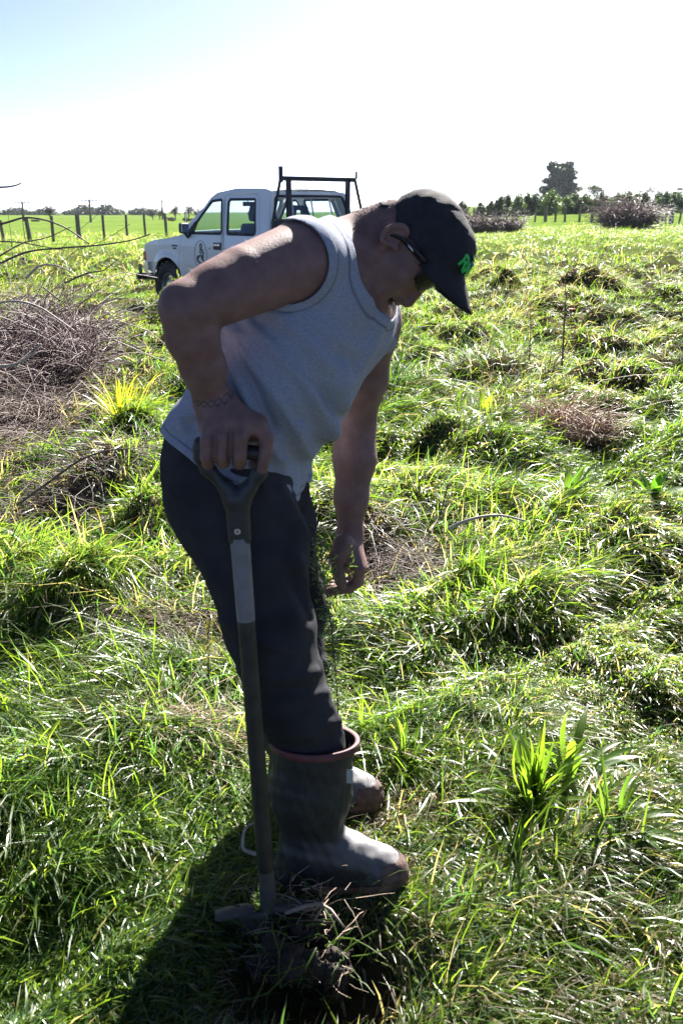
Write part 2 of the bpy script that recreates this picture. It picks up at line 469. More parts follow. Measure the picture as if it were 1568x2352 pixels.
def grass_patch(name, n, y0, y1, length, width, nseg, rng, wide=.40, lift=1.0, tuft=.5, power=1.0):
    u = rng.uniform(0, 1, n)
    # constant density on the ground between the two distances
    a, b = y0, y1; A = lambda y: .6 * y + wide * .5 * y * y * 2
    yy = np.linspace(a, b, 400); wgt = (.75 + wide * 2 * yy) * (yy / a) ** (-power); cdf = np.cumsum(wgt); cdf /= cdf[-1]
    y = np.interp(u, cdf, yy); half = .36 + wide * y
    x = rng.uniform(-1, 1, n) * half
    # gather into tufts
    nt_ = max(50, n // 22)
    ti = rng.integers(0, n, nt_); tx, ty = x[ti], y[ti]
    m = rng.uniform(0, 1, n) < tuft; k = rng.integers(0, nt_, n)
    sp = .045 * (1 + .12 * ty[k])
    x = np.where(m, tx[k] + rng.normal(0, 1, n) * sp, x); y = np.where(m, ty[k] + rng.normal(0, 1, n) * sp, y)
    br_ = bareness(x, y)
    keep = rng.uniform(0, 1, n) > br_ * .96; 
    x, y, m, k, br_ = x[keep], y[keep], m[keep], k[keep], br_[keep]; n = len(x)
    z = ground_z(x, y)
    e = .06; gx_ = (ground_z(x + e, y) - ground_z(x - e, y)) / (2 * e); gy_ = (ground_z(x, y + e) - ground_z(x, y - e)) / (2 * e)
    th = flow(x, y) + np.where(m, (rng.uniform(-1, 1, nt_) * .8)[k], 0) + rng.normal(0, .75, n)
    dx, dy = np.cos(th) - .7 * gx_, np.sin(th) - .7 * gy_ 
    q = np.hypot(dx, dy) + 1e-6; dx, dy = dx / q, dy / q
    tall = .75 + .5 * wob(np.stack([x, y, x * 0 + 2], -1), 1.6, 8, 4)
    L = length * np.clip(rng.lognormal(-.1, .38, n), .3, 2.2) * np.clip(tall, .4, 1.5)
    near = np.exp(-(((x + .05) / .36) ** 2 + ((y - 1.93) / .33) ** 2)); L *= (1 - .6 * near)
    W = width * rng.uniform(.55, 1.35, n)
    up0 = np.clip(rng.normal(.50, .30, n) * lift, .05, 1.45)          # start angle above the ground
    curl = np.clip(rng.normal(1.35, .45, n), .2, 2.6)                   # how far it bends over
    stray = rng.uniform(0, 1, n) < .06; up0[stray] = rng.uniform(.9, 1.4, stray.sum()); curl[stray] *= .5
    s = np.linspace(0, 1, nseg + 1)
    pts = np.zeros((n, nseg + 1, 3)); pts[:, 0] = np.stack([x, y, z - .01], -1)
    side_w = rng.normal(0, .25, n)
    for i in range(1, nseg + 1):
        a_ = up0 - curl * s[i - 1]; tt = side_w * s[i]
        ddx, ddy = dx * np.cos(tt) - dy * np.sin(tt), dx * np.sin(tt) + dy * np.cos(tt)
        st = np.stack([np.cos(a_) * ddx, np.cos(a_) * ddy, np.sin(a_)], -1) * (L / nseg)[:, None]
        pts[:, i] = pts[:, i - 1] + st
        gz = z + gx_ * (pts[:, i, 0] - x) + gy_ * (pts[:, i, 1] - y)
        pts[:, i, 2] = np.maximum(pts[:, i, 2], np.minimum(gz, z + .25) + .012 * rng.uniform(.5, 2.5, n))
    tw = rng.normal(0, .5, n)
    sd_ = np.stack([-dy * np.cos(tw), dx * np.cos(tw), np.sin(tw)], -1)
    prof = np.interp(s, (0, .25, .7, 1), (.7, 1, .75, .0))
    left = pts[:, :-1] - sd_[:, None] * (W[:, None] * prof[None, :-1])[..., None] * .5
    right = pts[:, :-1] + sd_[:, None] * (W[:, None] * prof[None, :-1])[..., None] * .5
    nv = 2 * nseg + 1
    V = np.concatenate([np.stack([left, right], 2).reshape(n, 2 * nseg, 3), pts[:, -1:]], 1).reshape(-1, 3)
    tri = []
    for i in range(nseg - 1):
        a_ = 2 * i; tri += [(a_, a_ + 1, a_ + 3), (a_, a_ + 3, a_ + 2)]
    tri.append((2 * nseg - 2, 2 * nseg - 1, 2 * nseg)); tri = np.array(tri)
    F = (np.arange(n)[:, None, None] * nv + tri[None]).reshape(-1, 3)
    # colour by blade: greens, yellow-greens, straw; more straw in dry patches
    dry = np.clip(.11 + .08 * (1 - sstep(2.0, 4.0, y)) + .24 * wob(np.stack([x, y, x * 0 + 6], -1), .9, 11, 5) + .5 * (br_ > .25) + .16 * sstep(5, 16, y), .015, .85)
    c = np.zeros((n, 3)); r_ = rng.uniform(0, 1, n)
    green = np.stack([.092 + .065 * r_, .158 + .07 * r_, .022 + .018 * r_], -1)
    blue = np.stack([.045 + .02 * r_, .095 + .04 * r_, .035 + .02 * r_], -1)
    straw = np.stack([.22 + .14 * r_, .185 + .12 * r_, .145 + .10 * r_], -1)
    yel = np.stack([.14 + .06 * r_, .18 + .05 * r_, .03 + .02 * r_], -1)
    kind = rng.uniform(0, 1, n)
    c = green; c = np.where((kind < .30)[:, None], blue, c); c = np.where((kind > .975)[:, None], yel, c)
    c = np.where((rng.uniform(0, 1, n) < dry)[:, None], straw, c)
    me = mesh_np(name, V, F, True)
    set_col(me, np.repeat(c, nv, 0))
    o = link(name, me, M_GRASS if y0 < 5 else M_GRASS_FAR); tag(o, kind='stuff'); return o
rng = np.random.default_rng(11)
GS = float(os.environ.get('GS', 1))
grass_patch('grass', int(175000 * GS), 1.05, 3.4, .140, .0043, 3, rng, lift=.8, tuft=.45)
grass_patch('grass', int(48000 * GS), 1.05, 4.0, .050, .0060, 2, rng, lift=.7, tuft=.6)
grass_patch('grass', int(150000 * GS), 3.2, 8.0, .175, .0058, 3, rng, lift=1.0, tuft=.45)
grass_patch('grass', int(140000 * GS), 7.5, 22, .22, .0100, 2, rng, lift=1.1, power=.6)
grass_patch('grass', int(90000 * GS), 20, 70, .28, .026, 2, rng, lift=1.3, power=.9)
# ------------------------------------------------------------------ PERSON (bent forward, right hand on the spade, left arm hanging)
def skin_material():
    m = mat('skin', (.165, .092, .080), rough=.55, spec=.3, col2=(.22, .13, .115), vscale=34, bump=.1, bscale=260, sss=.06, detail=9.0)
    return m
M_SKIN = skin_material()

hip = P(530, 1045, 1.97); mid = P(640, 880, 1.96); chest = P(745, 715, 2.0); neckb = P(815, 585, 2.0)
shR = P(682, 602, 1.83); shL = P(846, 735, 2.21)
elR = P(426, 706, 1.66); wrR = P(487, 925, 1.735)
elL = P(813, 985, 2.27); wrL = P(803, 1228, 2.22)
S_AX = unit(shL - shR)                                   # across the shoulders
T_AX = unit(neckb - mid)
F_AX = unit(np.cross(S_AX, T_AX))                        # forward of the chest
if F_AX[2] > 0: F_AX = -F_AX

HF, HL, HU = np.array((.40, 0, -.9165)), np.array((0, 1.0, 0)), np.array((.9165, 0, .40))   # head: forward, left, up
_yaw = R(-6); HF = math.cos(_yaw) * HF + math.sin(_yaw) * HL; HL = unit(np.cross(HU, HF))
HM = np.stack([HF, HL, HU], 1)
head0 = P(907, 568, 2.0)
def H(x, y, z): return head0 + HM @ np.array((x, y, z))

def Hf(x, y, z): return H(x * .855, y, z)
TORSO = Field()
pelvR = hip + np.array((0, -.075, 0)); pelvL = hip + np.array((0, .085, 0))
TORSO.cone(hip, mid, .150, .148, .05, flat=.70, wd=F_AX)
TORSO.cone(mid, chest, .154, .162, .06, flat=.70, wd=F_AX)
TORSO.cone(chest, neckb - T_AX * .06, .140, .085, .06, flat=.70, wd=F_AX)
TORSO.ell(mid + F_AX * .012 + T_AX * -.02, (.095, .14, .14), np.stack([F_AX, S_AX, np.cross(F_AX, S_AX)], 1), .06)       # belly
for sg in (-1, 1):
    TORSO.ell(chest + S_AX * sg * .075 + F_AX * .030 + T_AX * .0, (.046, .085, .075), np.stack([F_AX, S_AX, np.cross(F_AX, S_AX)], 1), .05)
TORSO.cone(neckb + HU * -.03 - HF * .005, shR + T_AX * .02 + S_AX * .045, .052, .050, .04)      # trapezius
TORSO.cone(neckb + HU * -.03 - HF * .005, shL + T_AX * .02 - S_AX * .045, .052, .050, .04)
TORSO.cone(chest + S_AX * -.10, shR + S_AX * .02, .09, .062, .05)                            # pectoral to shoulder
TORSO.cone(chest + S_AX * .10, shL - S_AX * .02, .085, .058, .05)

BODY = Field()
BODY.p += TORSO.p
# right arm
BODY.cone(P(690, 594, 1.835), P(560, 643, 1.742), .0635, .0550, .03)
BODY.cone(P(560, 643, 1.742), elR, .0550, .0430, .003)
BODY.cone(P(640, 622, 1.80), P(505, 676, 1.705), .0530, .0450, .03)
fR = wrR - elR
BODY.chain([elR, elR + fR * .28 + np.array((-.002, 0, 0)), elR + fR * .62 + np.array((.002, 0, 0)), wrR], (.040, .0435, .0375, .0285), .015)
# left arm
BODY.ell(shL + (elL - shL) * .08, (.060, .062, .070), None, .05)
BODY.chain([shL, shL + (elL - shL) * .5, elL], (.060, .055, .045), .035)
fL = wrL - elL
BODY.chain([elL, elL + fL * .28 + np.array((.004, 0, 0)), elL + fL * .65, wrL], (.048, .049, .038, .0285), .03, flat=.92)
# hips and legs (under the trousers)
kneeR = P(620, 1440, 1.86); ankR = P(690, 1930, 1.90); shinR = P(715, 1730, 1.875)
kneeL = P(664, 1350, 2.18); ankL = P(690, 1800, 2.22)
hipR = hip + np.array((.02, -.085, -.06)); hipL = hip + np.array((.05, .10, -.06))
for a, b, c in ((hipR, kneeR, ankR), (hipL, kneeL, ankL)):
    s_ = shinR if a is hipR else b + (c - b) * .5
    BODY.cone(a, b, .070, .040, .05); BODY.chain([b, s_, c], (.040, .038, .030), .02)
BODY.ell(hip + np.array((-.015, -.06, -.03)), (.09, .085, .10), None, .05); BODY.ell(hip + np.array((-.01, .075, -.03)), (.095, .09, .10), None, .05)
# neck and head
BODY.cone(neckb + HF * .005 - T_AX * .03, H(-.012, 0, -.035), .066, .060, .035)
BODY.cone(neckb - HF * .012 - T_AX * .03, H(-.034, 0, .0), .056, .052, .04)
BODY.cone(H(.026, 0, -.088), neckb + HF * .030, .034, .044, .025)                                 # throat
BODY.ell(H(.010, 0, .050), (.086, .074, .082), HM, .03)
BODY.ell(Hf(.040, 0, -.018), (.058, .064, .072), HM, .03)
for sg in (-1, 1):
    BODY.cone(Hf(.000, sg * .056, -.052), Hf(.076, sg * .020, -.086), .021, .016, .025)            # jaw
    BODY.ell(Hf(.060, sg * .046, -.010), (.024, .020, .020), HM, .022)                            # cheek
    BODY.ell(Hf(.064, sg * .036, -.036), (.020, .016, .022), HM, .020)                            # smiling cheek fold
BODY.ell(Hf(.046, 0, -.056), (.044, .042, .040), HM, .02)
BODY.ell(Hf(.092, 0, -.088), (.018, .022, .015), HM, .010)                                        # chin
BODY.cone(Hf(.088, -.032, .042), Hf(.088, .032, .042), .014, .014, .016)                           # brow
for sg in (-1, 1):
    BODY.ell(Hf(.100, sg * .033, .024), (.014, .018, .011), HM, .012, sub=True)
    BODY.ell(Hf(.083, sg * .032, .024), (.0125, .0125, .0125), HM, .003)
BODY.cone(Hf(.098, 0, .028), Hf(.121, 0, -.016), .0095, .0135, .012)                               # nose
BODY.cone(Hf(.119, 0, -.020), Hf(.104, 0, -.032), .010, .006, .006)
for sg in (-1, 1):
    BODY.ell(Hf(.109, sg * .0145, -.022), (.0125, .0085, .0095), HM, .006)
    BODY.ell(Hf(.113, sg * .008, -.031), (.007, .004, .004), HM, .003, sub=True)
BODY.chain([Hf(.082, -.028, -.042), Hf(.108, -.010, -.0365), Hf(.112, 0, -.0375), Hf(.108, .010, -.0365), Hf(.082, .028, -.042)], (.005, .008, .0075, .008, .005), .006)
BODY.chain([Hf(.082, -.026, -.052), Hf(.102, -.010, -.0595), Hf(.106, 0, -.060), Hf(.102, .010, -.0595), Hf(.082, .026, -.052)], (.005, .0085, .009, .0085, .005), .006)
BODY.ell(Hf(.106, 0, -.0480), (.030, .036, .0060), HM, .003, sub=True)
# ears
for sg in (-1, 1):
    def E(a, b, c): return H(a, sg * (.076 + b), c)
    BODY.ell(E(-.016, .004, .004), (.0165, .0075, .0265), HM @ np.array(Matrix.Rotation(R(-12), 3, 'Y')), .008)
    BODY.ell(E(-.010, .0125, .002), (.0095, .007, .0145), HM, .004, sub=True)
    hx = []
    for k in range(11):
        a = R(-40 + 25 * k); hx.append(E(-.015 - .0165 * math.sin(a) * .98 - .001, .010 + .006 * math.sin(a * .5), .005 + .0245 * math.cos(a)))
    BODY.chain(hx, [.0046] * 11, .004)
    BODY.ell(E(-.006, .006, -.026), (.008, .006, .009), HM, .006)
    BODY.ell(E(.006, .004, -.002), (.005, .005, .008), HM, .005)

def fingers(fd, specs, k=.006):
    for pts, rad in specs: fd.chain(pts, rad, k)
# right hand: fist over the grip, thumb tucked behind
gA, gB = P(462, 1030, 1.716), P(604, 1040, 1.716)          # the grip of the spade
gx = unit(gB - gA); gn = unit(np.array((0.05, -1, .25))); gn = unit(gn - gx * gn.dot(gx)); gu = np.cross(gn, gx)
if gu[2] < 0: gu = -gu
gc = P(534, 1030, 1.716)
def G(x, n, u): return gc + gx * x + gn * n + gu * u       # along the grip, towards the camera, up
mc = [(-.040, .022, .036), (-.014, .027, .044), (.014, .028, .046), (.042, .024, .042)]   # knuckles: little .. index
BODY.cone(wrR, G(-.022, .004, .075), .028, .028, .02, flat=.8, wd=gn)
for i, (x, n, u) in enumerate(mc):
    r0 = (.0125, .0138, .0145, .0138)[i]
    BODY.cone(wrR + (G(x, n, u) - wrR) * .30, G(x, n, u), .020, r0 + .0035, .018)
    if i < 3:
        ln = (.026, .030, .030)[i]
        BODY.chain([G(x, n, u), G(x * 1.02, n + .009, u - .028), G(x * 1.02, n + .003, u - .028 - ln), G(x * 1.02, n - .018, u - .040 - ln), G(x, n - .036, u - .030 - ln)], (r0 + .0015, r0 + .0005, r0 - .0005, r0 - .002, r0 - .004), .004)
    else:
        BODY.chain([G(x, n, u), G(.060, .022, .022), G(.0595, .017, -.006), G(.055, .010, -.033)], (r0 + .001, .0132, .0118, .0098), .004)
BODY.cone(G(-.042, .004, .060), G(-.046, .002, .030), .018, .014, .015)                  # edge of the palm
BODY.cone(wrR + (G(.035, -.02, .05) - wrR) * .35, G(.040, -.020, .048), .022, .017, .015)
BODY.chain([G(.040, -.022, .048), G(.056, -.036, .020), G(.050, -.038, -.006), G(.036, -.032, -.026)], (.0165, .0135, .012, .010), .005)   # thumb
BODY.cone(G(-.03, -.004, .032), G(.035, -.006, .034), .020, .020, .012)
for i in range(2):                                                            # clefts between the gripping fingers
    x_ = (mc[i][0] + mc[i + 1][0]) / 2; n_ = (mc[i][1] + mc[i + 1][1]) / 2; u_ = (mc[i][2] + mc[i + 1][2]) / 2
    BODY.chain([G(x_, n_ + .015, u_ - .012), G(x_, n_ + .018, u_ - .030), G(x_, n_ + .010, u_ - .062), G(x_, n_ - .012, u_ - .074)], [.0025, .0055, .0060, .0060], .003, sub=True)
# left hand: relaxed and cupped, palm towards the camera side, fingers curling to the left
def LH(px, py, dy): return P(px, py, 2.20 + dy)
BODY.cone(wrL, LH(803, 1285, .0), .029, .033, .02, flat=.8, wd=(0, 1, .2))
lk = [(822, 1305, -.030), (826, 1300, -.010), (825, 1296, .012), (820, 1290, .030)]
tips = [((818, 1338, -.026), (795, 1352, -.026), (770, 1356, -.028), (750, 1358, -.030)),
        ((823, 1336, -.006), (802, 1352, -.004), (776, 1350, -.006), (756, 1349, -.008)),
        ((822, 1330, .014), (803, 1346, .016), (780, 1342, .014), (764, 1340, .012)),
        ((816, 1320, .032), (800, 1334, .034), (782, 1330, .032), (768, 1328, .030))]
for i in range(4):
    r0 = (.0125, .0128, .0120, .0108)[i]
    BODY.cone(LH(806, 1265, lk[i][2] * .5), LH(*lk[i]), .019, r0 + .004, .015)
    BODY.chain([LH(*lk[i])] + [LH(*t) for t in tips[i]], (r0 + .002, r0, r0 - .0005, r0 - .0015, r0 - .0035), .004)
BODY.chain([LH(788, 1248, -.026), LH(774, 1278, -.040), LH(776, 1312, -.044), LH(782, 1334, -.044), LH(786, 1343, -.044)], (.024, .0175, .0130, .0122, .0095), .010)

person = empty('person', (-.05, 1.95, 0))
tag(person, 'man in grey tank top, black trousers, gumboots and cap bending over a spade', 'person')
def pobj(name, V, F, m, par=None, label=None):
    me = mesh_np(name, V - np.array(person.location), F)
    o = link(name, me, m, par or person)
    if label: o['label'] = label
    return o

V, Q = mesh_field(BODY, .0034, relax=1)
body = pobj('body', V, Q, M_SKIN)

g = Geo(); bmx = bmesh.new(); bmesh.ops.create_uvsphere(bmx, u_segments=10, v_segments=6, radius=1.0)
for v in bmx.verts: v.co = Vector(G(.0556, .0165, -.0265) + gx * v.co.x * .0062 + gn * v.co.y * .0042 + gu * v.co.z * .0078 - np.array(person.location))
link('fingernail', bm_mesh('fingernail', bmx, True), mat('nail', (.36, .22, .19), rough=.35), person)
def wrist_tattoo(m):
    """faded chain of ink links round the right wrist"""
    n = m.node_tree.nodes; l = m.node_tree.links; b = n['Principled BSDF']; ax = unit(elR - wrR); c = wrR + ax * .020 - np.array(person.location)
    tc = n.new('ShaderNodeTexCoord'); sub = n.new('ShaderNodeVectorMath'); sub.operation = 'SUBTRACT'; sub.inputs[1].default_value = tuple(c); l.new(tc.outputs['Object'], sub.inputs[0])
    dot = n.new('ShaderNodeVectorMath'); dot.operation = 'DOT_PRODUCT'; dot.inputs[1].default_value = tuple(ax); l.new(sub.outputs[0], dot.inputs[0])
    sx = n.new('ShaderNodeSeparateXYZ'); l.new(sub.outputs[0], sx.inputs[0])
    ab = n.new('ShaderNodeMath'); ab.operation = 'ABSOLUTE'
    ws = n.new('ShaderNodeMath'); ws.operation = 'MULTIPLY'; ws.inputs[1].default_value = 260; l.new(sx.outputs['X'], ws.inputs[0])
    sn = n.new('ShaderNodeMath'); sn.operation = 'SINE'; l.new(ws.outputs[0], sn.inputs[0])
    w2 = n.new('ShaderNodeMath'); w2.operation = 'MULTIPLY'; w2.inputs[1].default_value = .0048; l.new(sn.outputs[0], w2.inputs[0])
    l.new(dot.outputs['Value'], ab.inputs[0]); a2 = n.new('ShaderNodeMath'); a2.operation = 'ABSOLUTE'; l.new(w2.outputs[0], a2.inputs[0])
    df = n.new('ShaderNodeMath'); df.operation = 'SUBTRACT'; l.new(ab.outputs[0], df.inputs[0]); l.new(a2.outputs[0], df.inputs[1])
    a3 = n.new('ShaderNodeMath'); a3.operation = 'ABSOLUTE'; l.new(df.outputs[0], a3.inputs[0])
    mr = n.new('ShaderNodeMapRange'); mr.inputs[1].default_value = .0022; mr.inputs[2].default_value = .0008; l.new(a3.outputs[0], mr.inputs[0])
    ln = n.new('ShaderNodeVectorMath'); ln.operation = 'LENGTH'; l.new(sub.outputs[0], ln.inputs[0])
    lt = n.new('ShaderNodeMath'); lt.operation = 'LESS_THAN'; lt.inputs[1].default_value = .06; l.new(ln.outputs['Value'], lt.inputs[0])
    mm = n.new('ShaderNodeMath'); mm.operation = 'MULTIPLY'; l.new(mr.outputs[0], mm.inputs[0]); l.new(lt.outputs[0], mm.inputs[1])
    m7 = n.new('ShaderNodeMath'); m7.operation = 'MULTIPLY'; m7.inputs[1].default_value = .7; l.new(mm.outputs[0], m7.inputs[0])
    mx = n.new('ShaderNodeMix'); mx.data_type = 'RGBA'; mx.inputs[7].default_value = (.03, .04, .045, 1); l.new(m7.outputs[0], mx.inputs[0])
    l.new(b.inputs['Base Color'].links[0].from_socket, mx.inputs[6]); l.new(mx.outputs[2], b.inputs['Base Color'])
wrist_tattoo(M_SKIN)
# --- cloth volumes
def fdist(F, V): return np.concatenate([F(V[i:i + 40000, None, :], V[i:i + 40000], V[i:i + 40000])[:, 0] for i in range(0, len(V), 40000)])
TR = Field()
for a, b, c, sg in ((hipR, kneeR, ankR, -1), (hipL, kneeL, ankL, 1)):
    sh = a + (b - a) * .5
    lo = P(704, 1765, 1.885) if sg < 0 else P(690, 1700, 2.20)
    TR.chain([a + np.array((0, 0, .02)), a + (b - a) * .45, b, b + (lo - b) * .55, lo], (.112, .098, .085, .079, .070) if sg < 0 else (.104, .088, .076, .070, .060), .03)
TR.cone(hip + np.array((-.010, -.04, .03)), hip + np.array((-.005, .07, .03)), .112, .110, .05)
TR.ell(hip + np.array((-.025, -.06, -.07)), (.100, .10, .13), None, .06); TR.ell(hip + np.array((-.01, .085, -.07)), (.100, .10, .13), None, .06)
TR.cone(hip + np.array((.035, -.08, .0)), hip + np.array((.045, -.08, -.14)), .06, .075, .05)
# --- tank top
SH = Field()
SH.p += [((lambda p, q=q: q[0](p) - .007), q[1] - .007, q[2] + .007, q[3], q[4]) for q in TORSO.p]
SH.cone(P(560, 985, 1.90), P(640, 830, 1.87), .08, .09, .06)           # loose cloth at the side
SH.cone(P(625, 1010, 1.93), P(690, 880, 1.95), .030, .045, .04)          # front hanging away from the belly
SH.cone(P(628, 1095, 1.92), P(630, 1010, 1.93), .026, .032, .03)
SH.cone(P(748, 915, 1.97), P(800, 800, 2.02), .014, .022, .025)
SH.cone(P(462, 985, 1.93), P(540, 860, 1.93), .045, .06, .05)
SH.cone(P(510, 1060, 1.97), P(590, 1080, 1.97), .118, .10, .04, flat=1)
def shirt_disp(p):
    return .0012 * wob(p, 30, 1) + .0004 * wob(p, 95, 2)
V, Q = mesh_field(SH, .0045, disp=shirt_disp, relax=1)
V = V + normals(V, Q) * np.clip(.0045 - fdist(BODY, V), 0, .02)[:, None]
V = V + normals(V, Q) * np.clip(.010 - fdist(TR, V), 0, .04)[:, None]
V = smooth(V, Q, 9)
# folds: ridges and hollows running from the armpit down to the belly, shaped on the near side
N_ = normals(V, Q)
px, py = proj(V.T)
def ridge(px, py, pts, amp, wd):
    best = np.full(len(px), 1e9)
    for (x0, y0), (x1, y1) in zip(pts[:-1], pts[1:]):
        dx, dy = x1 - x0, y1 - y0; t = np.clip(((px - x0) * dx + (py - y0) * dy) / (dx * dx + dy * dy), 0, 1)
        best = np.minimum(best, np.hypot(px - x0 - t * dx, py - y0 - t * dy))
    return amp * np.exp(-(best / wd) ** 2)
dsp = np.zeros(len(V))
for pts, a, wd in (
    ([(560, 720), (640, 800), (710, 880), (755, 985)], .011, 20), ([(535, 760), (600, 850), (660, 930), (700, 1030)], .011, 19),
    ([(515, 760), (545, 850), (590, 960), (640, 1050)], .012, 17), ([(500, 770), (515, 860), (545, 960)], .010, 13),
    ([(600, 700), (690, 770), (760, 850), (775, 925)], .010, 20), ([(650, 705), (730, 745), (800, 800)], .007, 22),
    ([(875, 730), (850, 790), (800, 870)], .009, 15), ([(780, 840), (778, 900), (745, 990)], .010, 15),
    ([(470, 940), (440, 960), (405, 985)], .008, 10), ([(445, 930), (425, 990)], .007, 8), ([(620, 1045), (655, 1080)], .004, 12),
    ([(590, 740), (660, 815), (730, 890), (765, 950)], -.008, 14), ([(530, 790), (570, 870), (625, 980)], -.009, 14), ([(560, 790), (630, 880), (680, 960)], -.008, 13)):
    dsp += 1.5 * ridge(px, py, pts, a, wd)
near = np.clip((-N_[:, 1] + .25) / .5, 0, 1)
V = V + N_ * (dsp * near)[:, None]
# openings
def seg_dist(V, c, ax): q = V - c; t = q @ ax; return np.linalg.norm(q - t[:, None] * ax, axis=1), t
cR = P(668, 600, 1.84); axR = unit(np.array((-.05, -1, .02)))
dR, tR = seg_dist(V, cR, axR); fA = np.where(tR > -.12, dR - .071, .5)
cL = shL + S_AX * .0; dL, tL = seg_dist(V, cL, S_AX); fB = np.where(tL > -.05, dL - .082, .5)
cN = P(814, 606, 2.0)
qn = V - cN
q2 = V - P(888, 606, 2.0)
fN2 = (np.sqrt((q2[:, 1] / .140) ** 2 + (q2[:, 0] / .085) ** 2 + (q2[:, 2] / .108) ** 2) - 1) * .08
fN = (np.sqrt((qn[:, 1] / .140) ** 2 + (qn[:, 0] / .080) ** 2 + (qn[:, 2] / .112) ** 2) - 1) * .08
hp0, hp1 = P(388, 985, 1.95), P(682, 1128, 1.95)
hd = unit(hp1 - hp0); hn = unit(np.cross(hd, np.array((0, 1.0, 0)))); hn = hn if hn[2] > 0 else -hn
fN = np.minimum(fN, fN2)
fH = (V - hp0) @ hn + .002 * np.sin((V @ hd) * 60 + V[:, 1] * 30) + .005 * np.sin((V @ hd) * 21 + 1)
V1, T1, f1 = clip(V, Q, np.minimum(np.minimum(fA, fB), np.minimum(fN, fH)))
nn = normals(V1, T1); V1 = V1 + nn * (.0016 * (1 - np.clip((f1 - .013) / .002, 0, 1)))[:, None]
def shirt_material():
    m = bpy.data.materials.new('grey marl'); m.use_nodes = True
    n = m.node_tree.nodes; l = m.node_tree.links; b = n['Principled BSDF']
    b.inputs['Roughness'].default_value = .95; b.inputs['Specular IOR Level'].default_value = .1
    tc = n.new('ShaderNodeTexCoord'); mp = n.new('ShaderNodeMapping'); mp.inputs['Scale'].default_value = (1, 1, 3.2); mp.inputs['Rotation'].default_value = (0, R(-50), 0)
    t = n.new('ShaderNodeTexNoise'); t.inputs['Scale'].default_value = 130; t.inputs['Detail'].default_value = 6; t.inputs['Roughness'].default_value = .7
    r = n.new('ShaderNodeValToRGB'); r.color_ramp.elements[0].position = .3; r.color_ramp.elements[1].position = .7
    r.color_ramp.elements[0].color = (.21, .23, .28, 1); r.color_ramp.elements[1].color = (.34, .37, .44, 1)
    l.new(tc.outputs['Object'], mp.inputs[0]); l.new(mp.outputs[0], t.inputs[0]); l.new(t.outputs['Fac'], r.inputs[0])
    at = n.new('ShaderNodeAttribute'); at.attribute_name = 'edge'       # row of stitching beside every hem and binding
    s1 = n.new('ShaderNodeMath'); s1.operation = 'SUBTRACT'; s1.inputs[1].default_value = .0145; l.new(at.outputs['Fac'], s1.inputs[0])
    s2 = n.new('ShaderNodeMath'); s2.operation = 'ABSOLUTE'; l.new(s1.outputs[0], s2.inputs[0])
    s3 = n.new('ShaderNodeMapRange'); s3.inputs[1].default_value = .0024; s3.inputs[2].default_value = .0008; s3.inputs[4].default_value = .55; l.new(s2.outputs[0], s3.inputs[0])
    s4 = n.new('ShaderNodeMix'); s4.data_type = 'RGBA'; s4.inputs[7].default_value = (.07, .075, .09, 1); l.new(s3.outputs[0], s4.inputs[0]); l.new(r.outputs[0], s4.inputs[6]); l.new(s4.outputs[2], b.inputs['Base Color'])
    t2 = n.new('ShaderNodeTexNoise'); t2.inputs['Scale'].default_value = 420; t2.inputs['Detail'].default_value = 3
    bp = n.new('ShaderNodeBump'); bp.inputs['Strength'].default_value = .25; bp.inputs['Distance'].default_value = .003
    l.new(tc.outputs['Object'], t2.inputs[0]); l.new(t2.outputs['Fac'], bp.inputs['Height']); l.new(bp.outputs[0], b.inputs['Normal'])
    return m
shirt = pobj('tank_top', V1, T1, shirt_material())
ed = shirt.data.attributes.new('edge', 'FLOAT', 'POINT'); ed.data.foreach_set('value', f1.astype(np.float32))
sd = shirt.modifiers.new('thickness', 'SOLIDIFY'); sd.thickness = .0022; sd.offset = 0

# --- trousers
toeR = P(938, 2010, 1.875); toeR[2] = .012
heelR = P(626, 2035, 1.885); heelR[2] = .004
topR = P(722, 1702, 1.875)
def tr_disp(p):
    d = .0028 * wob(p, 16, 4) + .0008 * wob(p * np.array((1, 1, 1.6)), 40, 5)
    return d
V, Q = mesh_field(TR, .0055, disp=tr_disp, relax=1)
N_ = normals(V, Q); px, py = proj(V.T); near = np.clip((-N_[:, 1] + .25) / .5, 0, 1); dsp = np.zeros(len(V))
for pts, a, wd in (
    ([(640, 1120), (700, 1240), (718, 1330), (745, 1430)], .012, 12), ([(600, 1120), (670, 1200), (690, 1290)], .009, 16),
    ([(670, 1280), (700, 1340), (730, 1400)], .008, 12), ([(740, 1520), (760, 1580), (775, 1680)], .010, 9), ([(520, 1420), (590, 1470), (660, 1490)], .008, 14),
    ([(560, 1540), (640, 1560), (720, 1540)], .008, 12), ([(590, 1640), (680, 1600), (745, 1590)], .007, 12), ([(610, 1700), (690, 1690), (770, 1650)], .007, 10),
    ([(670, 1420), (690, 1520), (695, 1680)], .009, 26), ([(430, 1150), (480, 1300), (560, 1480)], .006, 18), ([(660, 1300), (712, 1420)], -.008, 12)):
    dsp += ridge(px, py, pts, a, wd)
V = V + N_ * (dsp * near)[:, None]
fT = np.minimum((V[:, 2] - topR[2] + .02), ((hip + np.array((0, 0, .075)))[2] + (V[:, 0] - hip[0]) * -.38 - V[:, 2]))
fT = np.minimum(fT, V[:, 2] - .25)
tk = sstep(topR[2] + .10, topR[2] + .005, V[:, 2]) * (V[:, 1] < topR[1] + .17)
V[:, 0] = topR[0] + (V[:, 0] - topR[0]) * (1 + .02 * tk) + .020 * tk; V[:, 1] = np.where(tk > 0, topR[1] + (V[:, 1] - topR[1]) * (1 - .22 * tk), V[:, 1])
V2, T2, _ = clip(V, Q, fT)
